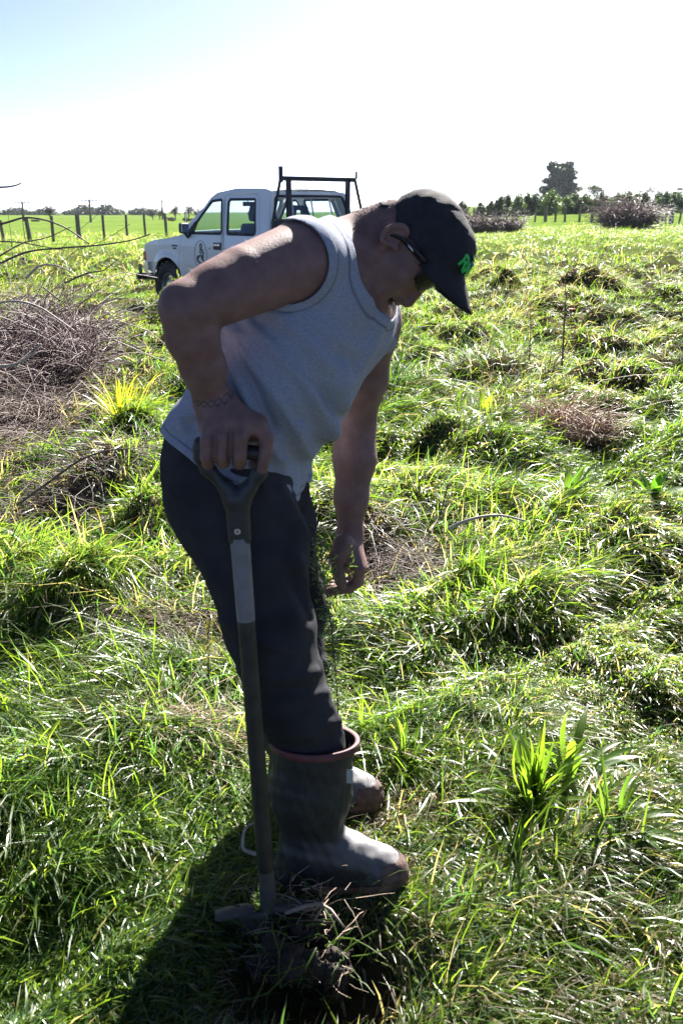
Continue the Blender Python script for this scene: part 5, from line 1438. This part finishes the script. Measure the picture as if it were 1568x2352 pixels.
for i, (px, py, w_) in enumerate(HEDGE):
    Y = 112 + 3 * math.sin(i * 2.3); b = on_ground(px, Y); b[2] -= .1; S = Y / FPX * 1.0
    ht = max(.8, P(px, py, Y)[2] - b[2]); r = w_ * S * .72
    nb = ('broad' if w_ >= 30 else 'narrow', 'pale-tipped' if i % 3 == 0 else 'dark' if i % 3 == 1 else 'mid green')
    e = empty('shelter_tree', b)
    tag(e, HL_[i], 'tree', 'young trees of the far shelter belt')
    g = Geo(); g.tube([(0, 0, -.2), (.02, 0, ht * .5), (0, 0, ht * .85)], [.07, .05, .02], 6); g.build('trunk', M_BARK, e)
    cs, rs = [], []
    for q in range(7):
        t = q / 6; rr_ = r * (1.05 - .62 * t ** 2.4) * rt.uniform(.85, 1.1); a = rt.uniform(0, 6.28); cs.append((math.cos(a) * rr_ * .3, math.sin(a) * rr_ * .3, ht * (.16 + .72 * t))); rs.append((rr_ * .85, rr_ * .85, ht * .2))
    c0 = [np.array((.045, .075, .025)), np.array((.025, .045, .018)), np.array((.06, .095, .028))][(i * 7) % 3 if nb[1] != 'dark' else 1]
    foliage('crown', cs, rs, 2200, .085, M_FOL, e, rt, [c0 * .9, c0 * 2.0], hang=.3)
# broad trees far beyond on the right, and bare ones on the left
def far_tree(px, py, Y, w_, label, bare_=False, group=None, col=((.03, .05, .02), (.06, .08, .035)), n=2600):
    b = on_ground(px, Y); S = Y / FPX; ht = P(px, py, Y)[2] - b[2]; r = w_ * S * .5
    e = empty('bare_tree' if bare_ else 'broad_tree', b); tag(e, label, 'tree', group)
    g = Geo(); g.tube([(0, 0, -1), (.02 * ht, 0, ht * .35), (0, 0, ht * .6)], [ht * .035, ht * .026, ht * .012], 7)
    g.build('trunk', M_BARK, e)
    if bare_:
        vs = Geo()
        def grow(p, d, L, rad, dep):
            q = p + d * L; m_ = p + d * L * .5 + rt.normal(0, L * .05, 3); vs.tube([p, m_, q], [rad * 2.0, rad * 1.9, rad * 1.8], 4, cap=False)
            if dep == 0: return
            for _ in range(3 if dep > 1 else 4):
                nd = d + rt.normal(0, .55, 3) + np.array((0, 0, .12)); nd /= np.linalg.norm(nd); grow(q if rt.uniform() < .6 else m_, nd, L * rt.uniform(.55, .8), rad * .55, dep - 1)
        for _ in range(12):
            d = np.array((rt.normal(0, .75), rt.normal(0, .75), 1.0)); d /= np.linalg.norm(d); grow(np.array((0, 0, ht * rt.uniform(.15, .5))), d, ht * .24, ht * .010, 4)
        vs.build('crown', M_BARK, e, recalc=False)
    else:
        cs, rs = [], []
        for q in range(16):
            a = rt.uniform(0, 6.28); t = rt.uniform(.35, .95); rr_ = r * rt.uniform(.1, .85) * (1.15 - .5 * abs(t - .6)); cs.append((math.cos(a) * rr_, math.sin(a) * rr_, ht * t)); rs.append((r * .33, r * .33, ht * .10))
        foliage('crown', cs, rs, n, max(.10, ht * .014), M_FOL, e, rt, np.array(col))
    return e
far_tree(1360, 423, 240, 52, 'spreading umbrella-shaped tree just right of the big conifer')
far_tree(1338, 447, 200, 36, 'low dark tree tucked against the right side of the big conifer')
far_tree(1430, 436, 290, 60, 'hazy half-bare tree behind the shelter belt, above the thorn bush', col=((.05, .05, .04), (.08, .075, .055)), n=1500)
far_tree(1475, 436, 300, 50, 'hazy grey-green tree left of the dome-shaped grove', n=2000)
far_tree(1518, 424, 310, 74, 'largest dome-shaped hazy tree near the right edge')
far_tree(1560, 428, 305, 54, 'dome-shaped hazy tree cut by the right edge')
far_tree(114, 468, 160, 44, 'pale bare tree standing alone between the left power poles', True)
for i, (px, py, w_, lb) in enumerate(((350, 478, 26, 'small bare tree left of the thin power pole'), (366, 476, 28, 'bare tree directly under the thin power pole'), (402, 466, 40, 'tall bare tree left of the truck aerial'), (432, 468, 36, 'bare tree behind the truck bonnet and windscreen'), (452, 474, 34, 'bare tree seen through the truck side window'))):
    far_tree(px, py, 170, w_, lb, True)
far_tree(392, 500, 150, 22, 'low dark bush at the foot of the tall bare tree', col=((.03, .04, .02), (.05, .06, .03)), n=900)
far_tree(430, 502, 150, 24, 'low dark bush behind the truck bonnet', col=((.03, .04, .02), (.05, .06, .03)), n=900)
far_tree(80, 506, 150, 20, 'low dark bush left of the lone bare tree', col=((.03, .04, .02), (.05, .06, .03)), n=900)
# dark far-off wood that reads as one band on the left, and behind the truck
cs, rs = [], []
for px in np.arange(-60, 360, 5):
    hgt = 7 + 9 * abs(math.sin(px * .043)) + (8 if 180 < px < 260 else 0) - (9 if 120 < px < 150 or 280 < px < 300 else 0)
    if hgt < 3: continue
    b = on_ground(px, 420); S = 420 / FPX; cs.append((b[0], 420, b[2] + hgt * S * .4)); rs.append((4 * S, 6, hgt * S * .62))
for px in np.arange(800, 1060, 6):
    hgt = 6 + 6 * abs(math.sin(px * .07)); b = on_ground(px, 300); S = 300 / FPX; cs.append((b[0], 300, b[2] + hgt * S * .4)); rs.append((5 * S, 6, hgt * S * .6))
tag(foliage('far_wood', cs, rs, 9000, .45, M_FOL, None, rt, [(.02, .032, .022), (.04, .055, .03)]), kind='stuff')
# ------------------------------------------------------------------ BRAMBLES, DEAD LITTER, STICKS
rp_ = np.random.default_rng(77)
M_CANE = mat('purple-brown thorn stem', (.075, .045, .045), rough=.7, col2=(.16, .115, .105), vscale=30)
M_TWIG = leaf_mat('dead stems', trans=.0, rough=.6, spec=.4)
def gz(x, y): return float(ground_z(x, y))
def stems(name, n, region, L, w_, h, cols, rng, parent=None, arch=.5, zlift=0.0, seg=4, mt=None):
    """tangle of thin curved stems; region: function n -> x,y"""
    x, y = region(n); z = ground_z(x, y) + zlift * rng.uniform(0, 1, n)
    th = rng.uniform(0, 6.283, n); el = rng.normal(arch, .35, n); cv = rng.normal(0, .9, n); dr = rng.uniform(.6, 2.0, n) * np.maximum(.2, el)
    Ls = L * rng.lognormal(-.1, .45, n); s = np.linspace(0, 1, seg + 1)
    pts = np.zeros((n, seg + 1, 3)); pts[:, 0] = np.stack([x, y, z], -1)
    for i in range(1, seg + 1):
        a = el - dr * s[i - 1]; t = th + cv * s[i]
        pts[:, i] = pts[:, i - 1] + np.stack([np.cos(a) * np.cos(t), np.cos(a) * np.sin(t), np.sin(a)], -1) * (Ls / seg)[:, None] + rng.normal(0, .035, (n, 3)) * (Ls / seg)[:, None] * 3
        pts[:, i, 2] = np.maximum(pts[:, i, 2], ground_z(pts[:, i, 0], pts[:, i, 1]) + .004)
    W = w_ * rng.uniform(.5, 1.5, n)
    a = np.arange(3) * 2.094
    dirv = np.gradient(pts, axis=1); dirv /= np.linalg.norm(dirv, axis=2)[..., None] + 1e-9
    u = np.cross(dirv, np.array((.2, .3, 1.0))); u /= np.linalg.norm(u, axis=2)[..., None] + 1e-9; v = np.cross(dirv, u)
    tp = np.linspace(1, .4, seg + 1)
    ring = pts[:, :, None] + (u[:, :, None] * np.cos(a)[None, None, :, None] + v[:, :, None] * np.sin(a)[None, None, :, None]) * (W[:, None] * tp[None])[..., None, None]
    nv = 3 * (seg + 1); V = ring.reshape(-1, 3)
    q = []
    for i in range(seg):
        for j in range(3): q.append((3 * i + j, 3 * i + (j + 1) % 3, 3 * i + 3 + (j + 1) % 3, 3 * i + 3 + j))
    F = (np.arange(n)[:, None, None] * nv + np.array(q)[None]).reshape(-1, 4)
    me = mesh_np(name, V, F, True); w2 = rng.uniform(0, 1, n)[:, None]; c = np.asarray(cols[0]) * (1 - w2) + np.asarray(cols[1]) * w2
    set_col(me, np.repeat(c, nv, 0))
    return link(name, me, mt or M_TWIG, parent)
def blob(cx, cy, rx, ry):
    def f(n):
        a = rp_.uniform(0, 6.283, n); r = np.sqrt(rp_.uniform(0, 1, n)) * (1 + .2 * np.sin(3 * a + cx)); return cx + r * np.cos(a) * rx, cy + r * np.sin(a) * ry
    return f
BROWN = [(.085, .060, .050), (.24, .185, .155)]
p = P(60, 850, 6.4)
tag(stems('dead_litter', 9000, blob(p[0] - .45, 6.7, .68, 1.9), .34, .0032, .1, BROWN, rp_, arch=.25), kind='stuff')
p = P(130, 990, 4.6); tag(stems('dead_litter', 2200, blob(p[0] - .05, 4.6, .45, .42), .24, .0024, .1, BROWN, rp_, arch=.22), kind='stuff')
p = P(930, 1110, 4.0); tag(stems('dead_litter', 1500, blob(p[0], 4.0, .24, .36), .20, .0022, .1, BROWN, rp_, arch=.18), kind='stuff')
p = P(370, 1290, 3.15); tag(stems('dead_litter', 1300, blob(p[0], 3.15, .24, .14), .16, .0018, .1, BROWN, rp_, arch=.18), kind='stuff')
p = P(430, 1590, 2.45); tag(stems('dead_litter', 1100, blob(p[0], 2.45, .26, .07), .14, .0016, .1, [(.22, .15, .09), (.36, .27, .17)], rp_, arch=.2), kind='stuff')
# bramble thickets
def thicket(name, px, Y, rx, ry, h, n, label, cols=((.085, .055, .055), (.22, .165, .155)), wd=.006):
    b = on_ground(px, Y); e = empty(name, b); tag(e, label, 'bramble bush')
    o = stems('stems', n, blob(b[0], Y, rx, ry), h * 1.5, wd, h, cols, rp_, arch=.95, zlift=h * .35, seg=5)
    o.parent = e; o.data.transform(Matrix.Translation(-Vector(e.location))); o['kind'] = 'stuff'; return e
thicket('bramble_bush', -15, 8.4, .75, 1.3, .36, 3400, 'large leafless purple-brown bramble thicket filling the left edge of the field', wd=.005)
thicket('bramble_bush', 1446, 62, 1.30, .8, .85, 2600, 'rounded purple thorn bush in front of the right fence', wd=.02)
thicket('bramble_bush', 1128, 60, 1.5, .8, .50, 2400, 'low purple thorn thicket beside the cap, left end of the right fence', wd=.02)
thicket('bramble_bush', 1060, 64, .9, .7, .6, 900, 'small purple thorn clump just right of the cap crown', wd=.02)
# single arching canes that cross the view at the left
def cane(pts, r, label, thorn=.012, name='bramble_cane'):
    w3 = [P(*q) for q in pts]; o = np.array(w3[0])
    # smooth through the points
    q = np.array(w3); Pp = np.vstack([2 * q[0] - q[1], q, 2 * q[-1] - q[-2]]); out = []
    for i in range(len(q) - 1):
        for t in np.linspace(0, 1, 9)[:-1]:
            a, b, c, d = Pp[i:i + 4]; out.append(.5 * (2 * b + (c - a) * t + (2 * a - 5 * b + 4 * c - d) * t * t + (3 * b - a - 3 * c + d) * t ** 3))
    out.append(q[-1]); out = np.array(out) - o
    g = Geo(); g.tube(out, np.linspace(r, r * .45, len(out)), 6)
    e = g.build(name, M_CANE, None, smooth=True); e.location = o; tag(e, label, 'bramble cane' if name == 'bramble_cane' else 'stick')
    if thorn:
        g = Geo()
        for k in range(2, len(out) - 2, 2):
            d = unit(rp_.normal(size=3)); t = unit(out[k + 1] - out[k]); d = unit(d - t * d.dot(t)); g.tube([out[k], out[k] + d * thorn], [r * .35, r * .05], 4, cap=False)
        th = g.build('thorns', M_CANE, e); th['kind'] = 'stuff'
    return e
cane([(-30, 525, 7.5), (20, 510, 7.4), (60, 500, 7.3), (110, 507, 7.2), (160, 528, 7.1), (205, 560, 7.0)], .009, 'thick arching bramble cane rising highest at the left, in front of the fence')
cane([(-30, 620, 7.0), (60, 580, 6.9), (140, 570, 6.8), (230, 563, 6.7), (300, 552, 6.7), (345, 538, 6.6)], .008, 'long bramble cane sweeping right towards the truck bumper')
cane([(-20, 555, 7.2), (40, 556, 7.1), (100, 566, 7.0), (150, 575, 6.9)], .006, 'short bramble cane running level below the high arching one')
cane([(-20, 600, 6.6), (50, 560, 6.7), (110, 545, 6.8), (165, 520, 6.9)], .006, 'straight bramble cane slanting up to the right towards the thick fence post')
cane([(60, 640, 6.2), (90, 612, 6.2), (125, 609, 6.2), (160, 622, 6.2)], .008, 'pale hooked bramble cane above the thicket')
cane([(150, 650, 6.0), (200, 628, 6.0), (240, 620, 6.0), (270, 595, 6.0)], .006, 'thin bramble cane slanting over the green mound left of the wheel')
cane([(-20, 697, 5.6), (40, 692, 5.6), (90, 705, 5.5), (130, 730, 5.5), (175, 762, 5.4)], .007, 'pale bramble cane drooping over the dead litter')
cane([(-20, 842, 4.6), (30, 838, 4.6), (65, 822, 4.6), (95, 790, 4.6)], .008, 'thick bleached bramble stem lying on the litter at the left edge')
cane([(100, 660, 6.0), (140, 690, 6.0), (170, 700, 5.9)], .005, 'stubby bramble cane in the middle of the thicket')
cane([(-20, 431, 4.0), (20, 429, 4.0), (42, 424, 4.0), (50, 419, 4.0)], .0045, 'single cane tip poking in from the left edge against the sky', thorn=.006)
cane([(30, 600, 7.6), (26, 540, 7.6), (14, 460, 7.6)], .003, 'thin upright stem left of the leftmost power pole', thorn=0)
cane([(60, 560, 7.4), (52, 500, 7.4), (50, 455, 7.4)], .003, 'thin upright stem crossing the leftmost power pole', thorn=0)
cane([(40, 1160, 3.6), (110, 1110, 3.5), (180, 1060, 3.4), (240, 1037, 3.4), (300, 1030, 3.4)], .0055, 'grey thorny stem slanting across the tall grass left of the man')
cane([(1030, 1215, 3.55), (1060, 1200, 3.5), (1100, 1188, 3.5), (1150, 1184, 3.5), (1205, 1196, 3.45)], .008, 'pale bare stick lying in the grass right of the hanging arm', thorn=0, name='stick')
cane([(985, 1225, 3.4), (1010, 1180, 3.5), (1030, 1110, 3.55)], .004, 'thin dark dead stem standing beside the bare patch', thorn=0, name='stick')
cane([(588, 1962, 1.80), (560, 1950, 1.80), (559, 1920, 1.80), (566, 1900, 1.80), (583, 1890, 1.81)], .0045, 'pale bent stalk hooped against the spade shaft', thorn=0, name='stick')
for o in COL.objects:
    if o.get('label') in ('pale bare stick lying in the grass right of the hanging arm', 'pale bent stalk hooped against the spade shaft', 'pale hooked bramble cane above the thicket', 'pale bramble cane drooping over the dead litter', 'thick bleached bramble stem lying on the litter at the left edge'):
        o.data.materials.clear(); o.data.materials.append(bpy.data.materials.get('bleached stem') or mat('bleached stem', (.30, .26, .22), rough=.7, col2=(.42, .38, .33), vscale=40))

# ------------------------------------------------------------------ SINGLE PLANTS
def blades(name, base, n, L, W, spread, cols, label, cat, rng, seg=6, up=1.1, curl=1.0, fold_=.25, mt=None, taper=(.5, 1, .85, .02), aim=None, r0=.02):
    """clump of long leaves, each leaf its own part"""
    e = empty(name, base); tag(e, label, cat); o = np.array(base)
    for i in range(n):
        th = rng.uniform(0, 6.283) if aim is None else aim + rng.normal(0, .9)
        a0 = up + rng.normal(0, spread); cu = curl * rng.uniform(.4, 1.5); l_ = L * rng.uniform(.55, 1.2); w_ = W * rng.uniform(.7, 1.25)
        b0 = np.array((math.cos(th), math.sin(th), 0)) * r0 * rng.uniform(.1, 1)
        pts = [b0]; 
        for k in range(seg):
            a = a0 - cu * (k / seg) ** 1.3; pts.append(pts[-1] + np.array((math.cos(a) * math.cos(th), math.cos(a) * math.sin(th), math.sin(a))) * l_ / seg)
        sd_ = np.array((-math.sin(th), math.cos(th), 0)); tw = rng.normal(0, .4)
        rows = []
        for k, p in enumerate(pts):
            s = k / seg; ww = w_ * np.interp(s, (0, .3, .65, 1), taper) * .5
            nrm = np.array((-math.cos(th) * .6, -math.sin(th) * .6, .8)); sd2 = sd_ * math.cos(tw * s) + nrm * math.sin(tw * s)
            rows.append([p - sd2 * ww + nrm * ww * fold_, p, p + sd2 * ww + nrm * ww * fold_])
        g = Geo(); g.grid(rows); lf = g.build('leaf', mt or M_GRASS, e, smooth=True, recalc=False)
        c = np.asarray(cols[0]) + (np.asarray(cols[1]) - np.asarray(cols[0])) * rng.uniform(0, 1); set_col(lf.data, np.tile(c, (len(lf.data.vertices), 1)))
    return e
def gp(px, py, Y): p = P(px, py, Y); return np.array((p[0], Y, gz(p[0], Y)))
blades('sedge', gp(272, 812, 5.6), 60, .32, .009, .35, [(.32, .27, .02), (.46, .40, .04)], 'bright yellow spiky sedge tussock beside the dead bramble litter', 'sedge', rp_, up=1.15, curl=.7, r0=.09)
blades('dry_tuft', gp(225, 1020, 4.0), 46, .26, .007, .45, [(.34, .20, .06), (.45, .30, .12)], 'orange-tan dry grass tuft at the lower edge of the litter', 'grass tuft', rp_, up=.7, curl=.9, r0=.06)
blades('grass_tussock', gp(310, 940, 4.6), 110, .22, .007, .5, [(.035, .085, .018), (.06, .12, .025)], 'dark green grass tussock under the yellow sedge', 'grass tussock', rp_, up=.95, curl=1.5, r0=.16)
blades('plantain', gp(1225, 1770, 2.16), 80, .21, .013, .55, [(.09, .17, .02), (.15, .23, .03)], 'broad-bladed plantain rosette with upright leaves, right of the far boot', 'plantain', rp_, up=1.1, curl=.9, taper=(.35, .9, 1, .02), r0=.03)
blades('plantain', gp(1310, 1700, 2.28), 40, .21, .022, .6, [(.075, .15, .02), (.13, .20, .03)], 'wide-leaved plantain behind the upright one, with a pale folded leaf', 'plantain', rp_, up=.8, curl=1.0, taper=(.3, .8, 1, .02), r0=.03)
blades('plantain', gp(1400, 1870, 2.02), 40, .17, .012, .55, [(.08, .16, .03), (.13, .21, .04)], 'sprawling plantain low on the right side below the other two', 'plantain', rp_, up=.6, curl=.9, r0=.04)
blades('plantain', gp(930, 1650, 2.35), 44, .18, .011, .5, [(.08, .16, .03), (.14, .22, .04)], 'pale narrow-leaved plantain just right of the trouser leg', 'plantain', rp_, up=1.0, curl=.9, r0=.03)
blades('dock_plant', gp(1510, 1020, 4.4), 12, .13, .045, .45, [(.06, .14, .02), (.10, .20, .03)], 'dock plant with broad glowing leaves near the right edge', 'dock plant', rp_, up=1.0, curl=.8, taper=(.2, 1, .9, .05), r0=.03)
blades('dock_plant', gp(1320, 990, 4.6), 9, .17, .045, .5, [(.07, .15, .02), (.11, .20, .03)], 'small dock plant in the middle of the grass left of the larger dock', 'dock plant', rp_, up=.8, curl=.9, taper=(.2, 1, .9, .05), r0=.03)
blades('dock_plant', gp(1120, 830, 7.0), 14, .20, .050, .5, [(.12, .19, .02), (.18, .24, .03)], 'yellow-green dock plant below the cap brim', 'dock plant', rp_, up=.8, curl=.9, taper=(.2, 1, .9, .05), r0=.05)
blades('grass_tussock', gp(1110, 1180, 3.5), 70, .20, .007, .45, [(.07, .14, .02), (.11, .19, .03)], 'upright grass tussock behind the pale bare stick', 'grass tussock', rp_, up=1.25, curl=.8, r0=.10)
blades('grass_tussock', gp(900, 770, 7.6), 60, .34, .012, .4, [(.03, .08, .02), (.05, .11, .025)], 'dark grass tussock under the man\'s chin', 'grass tussock', rp_, up=1.1, curl=1.0, r0=.14)
blades('grass_tussock', gp(1175, 1880, 2.0), 16, .20, .010, .4, [(.12, .20, .02), (.18, .26, .03)], 'few bright long grass blades right of the boot toe', 'grass tussock', rp_, up=.9, curl=.8, r0=.05)
# sapling beside the trousers: a thin stem with tiny leaves, held in the left hand's reach
def sprig(name, pts, r, nl, ls, cols, label, cat, rng, spread=.02):
    w3 = np.array([P(*q) for q in pts]); o = w3[0]; e = empty(name, o); tag(e, label, cat)
    ts = np.linspace(0, len(w3) - 1, 24); line = np.stack([np.interp(ts, range(len(w3)), w3[:, k]) for k in range(3)], 1) - o
    g = Geo(); g.tube(line, np.linspace(r, r * .4, 24), 6); g.build('stem', M_CANE, e, smooth=True)
    n = nl; k = rng.uniform(.08, 1, n) * 23; base = np.stack([np.interp(k, range(24), line[:, q]) for q in range(3)], 1)
    off = rng.normal(0, 1, (n, 3)); off /= np.linalg.norm(off, axis=1)[:, None]; ln = spread * rng.uniform(.2, 1, n)[:, None]
    p = base + off * ln + np.array((0, 0, .3)) * ln; d = off + rng.normal(0, .4, (n, 3)) + np.array((0, 0, .5)); d /= np.linalg.norm(d, axis=1)[:, None]
    s = np.cross(d, rng.normal(size=(n, 3))); s /= np.linalg.norm(s, axis=1)[:, None]; L = ls * rng.uniform(.6, 1.3, n)[:, None]
    V = np.stack([p - d * L, p + s * L * .28, p + d * L, p - s * L * .28], 1).reshape(-1, 3)
    me = mesh_np('leaves', V, np.arange(4 * n).reshape(-1, 4), False); w2 = rng.uniform(0, 1, n)[:, None]
    set_col(me, np.repeat(np.asarray(cols[0]) * (1 - w2) + np.asarray(cols[1]) * w2, 4, 0)); l_ = link('leaves', me, M_FOL, e); l_['kind'] = 'stuff'
    # side twigs
    g = Geo()
    for i in range(0, n, 6): g.tube([base[i], p[i]], [r * .3, r * .15], 4, cap=False)
    t = g.build('twigs', M_CANE, e); t['kind'] = 'stuff'; return e
GREEN = [(.11, .17, .07), (.22, .29, .14)]
sprig('sapling', [(780, 1700, 2.04), (772, 1560, 2.04), (760, 1430, 2.04), (744, 1330, 2.04), (734, 1235, 2.04)], .0022, 700, .0075, GREEN, 'slender kanuka-like sapling with tiny leaves standing between trousers and hanging hand', 'sapling', rp_, .036)
sprig('sapling', [(800, 1345, 2.12), (800, 1310, 2.12), (806, 1285, 2.10), (812, 1262, 2.09)], .0012, 46, .006, [(.10, .18, .06), (.18, .26, .10)], 'tiny green sprig pinched in the palm of the left hand', 'sprig', rp_, .018)
sprig('shrub', [(345, 745, 9.0), (355, 715, 9.0), (362, 690, 9.0)], .008, 190, .030, [(.14, .20, .03), (.22, .28, .05)], 'yellow-green leafy shrub left of the man\'s elbow', 'shrub', rp_, .11)
sprig('shrub', [(370, 715, 9.4), (388, 680, 9.4), (412, 640, 9.4)], .008, 190, .028, [(.14, .20, .03), (.22, .28, .05)], 'yellow-green leafy shrub covering the truck\'s front wheel, above the elbow', 'shrub', rp_, .09)
sprig('weed', [(330, 1250, 3.25), (326, 1160, 3.25), (318, 1080, 3.25)], .003, 24, .006, BROWN, 'bare reddish forked weed stem standing left of the man\'s seat', 'weed', rp_, .03)
sprig('weed', [(345, 1240, 3.2), (352, 1170, 3.2), (365, 1110, 3.2)], .003, 22, .006, BROWN, 'second bare weed stem, leaning right of the reddish forked one', 'weed', rp_, .03)
sprig('weed', [(480, 1560, 2.5), (478, 1480, 2.5), (480, 1430, 2.5)], .0022, 34, .011, [(.12, .12, .03), (.20, .18, .05)], 'small leafy weed seedling left of the spade shaft', 'weed', rp_, .022)
sprig('weed', [(1290, 840, 6.3), (1295, 740, 6.3), (1300, 670, 6.3)], .007, 160, .012, [(.10, .06, .045), (.20, .13, .09)], 'tall dead brown thistle stalk in the middle of the paddock', 'thistle', rp_, .10)
sprig('weed', [(1215, 830, 6.4), (1217, 760, 6.4), (1218, 700, 6.4)], .004, 60, .012, [(.10, .06, .045), (.20, .13, .09)], 'thin dead stalk left of the tall thistle', 'thistle', rp_, .05)
e = empty('dead_weed', gp(1300, 870, 6.2)); tag(e, 'russet dead weed clump at the foot of the tall thistle', 'weed clump')
o = stems('stems', 800, blob(e.location.x, 6.2, .16, .18), .24, .0030, .3, [(.20, .11, .07), (.34, .22, .14)], rp_, arch=.9, seg=4); o.parent = e; o.data.transform(Matrix.Translation(-Vector(e.location))); o['kind'] = 'stuff'
e = empty('dead_weed', gp(1365, 905, 6.0)); tag(e, 'smaller brown dead weed clump right of the russet one', 'weed clump')
o = stems('stems', 700, blob(e.location.x, 5.95, .10, .12), .16, .0025, .3, [(.16, .09, .06), (.28, .18, .12)], rp_, arch=.9, seg=4); o.parent = e; o.data.transform(Matrix.Translation(-Vector(e.location))); o['kind'] = 'stuff'
# orange flower head far out in the paddock
b = gp(1318, 612, 12.5); g = Geo(); g.tube([(0, 0, 0), (0, 0, .22)], .005, 5); fl = g.build('flower', M_GRASS, None); fl.location = b; set_col(fl.data, np.tile((.06, .1, .02), (len(fl.data.vertices), 1))); tag(fl, 'single orange flower far out in the grass below the thorn bush', 'flower')
g = Geo()
for k in range(9):
    a = k * .698; g.tube([(0, 0, .22), (math.cos(a) * .045, math.sin(a) * .045, .24)], [.012, .016], 5, squash=.4)
g.build('petals', mat('orange petals', (.62, .13, .02), rough=.6), fl)

# ------------------------------------------------------------------ TURF CLOD levered up by the spade
cb = P(676, 2135, 1.70); cb[2] -= .045
clod = empty('turf_clod', cb); tag(clod, 'lump of dug turf with roots and grass on the spade blade below the boot', 'turf clod')
fc_ = Field(); rr = np.random.default_rng(8)
for k in range(22):
    fc_.ell(cb + np.array((rr.uniform(-.075, .095), rr.uniform(-.06, .07), rr.uniform(-.06, .045))), rr.uniform(.014, .038, 3), None, .008)
V, Q = mesh_field(fc_, .005, disp=lambda p: .007 * wob(p, 90, 2) + .005 * wob(p, 260, 5))
M_SOIL = mat('dark crumbly soil', (.022, .016, .012), rough=.95, col2=(.06, .045, .033), vscale=45, bump=.8, bscale=160)
link('soil', mesh_np('soil', V - cb, Q), M_SOIL, clod)
o = stems('roots', 120, lambda n: (rr.uniform(-.07, .12, n) + cb[0], rr.uniform(-.06, .09, n) + 1.70), .07, .0013, .1, [(.22, .15, .10), (.40, .30, .22)], rr, arch=.2, zlift=.09, seg=5)
o.parent = clod; o.data.transform(Matrix.Translation((-cb[0], -cb[1], -gz(cb[0], 1.70) - .03))); o['kind'] = 'stuff'
o = stems('torn_grass', 60, lambda n: (rr.uniform(-.08, .10, n) + cb[0], rr.uniform(-.08, .06, n) + 1.69), .13, .0022, .1, [(.06, .12, .02), (.14, .20, .04)], rr, arch=.3, zlift=.11, seg=4, mt=M_GRASS)
o.parent = clod; o.data.transform(Matrix.Translation((-cb[0], -cb[1], -gz(cb[0], 1.70) - .03))); o['kind'] = 'stuff'
g = Geo(); g.tube([P(655, 2098, 1.70) - cb, P(700, 2082, 1.72) - cb, P(735, 2076, 1.73) - cb, P(760, 2090, 1.70) - cb, P(790, 2130, 1.66) - cb], [.004, .0045, .004, .0032, .002], 7); g.build('root', mat('pale root', (.26, .20, .16), rough=.7), clod, smooth=True)
# ------------------------------------------------------------------ HAZE: faint blue air that fades the far trees
hz = Geo(); hz.box((0, 1195, 14), (5200, 2430, 44)); ho = hz.build('haze', None, None)
hm = bpy.data.materials.new('haze air'); hm.use_nodes = True
hn = hm.node_tree.nodes; hn.remove(hn['Principled BSDF'])
pv = hn.new('ShaderNodeVolumePrincipled'); pv.inputs['Color'].default_value = (.78, .86, 1, 1); pv.inputs['Density'].default_value = .0001; pv.inputs['Anisotropy'].default_value = .2
hm.node_tree.links.new(pv.outputs[0], hn['Material Output'].inputs['Volume'])
ho.data.materials.append(hm); tag(ho, kind='stuff')
C.cycles.volume_bounces = 0
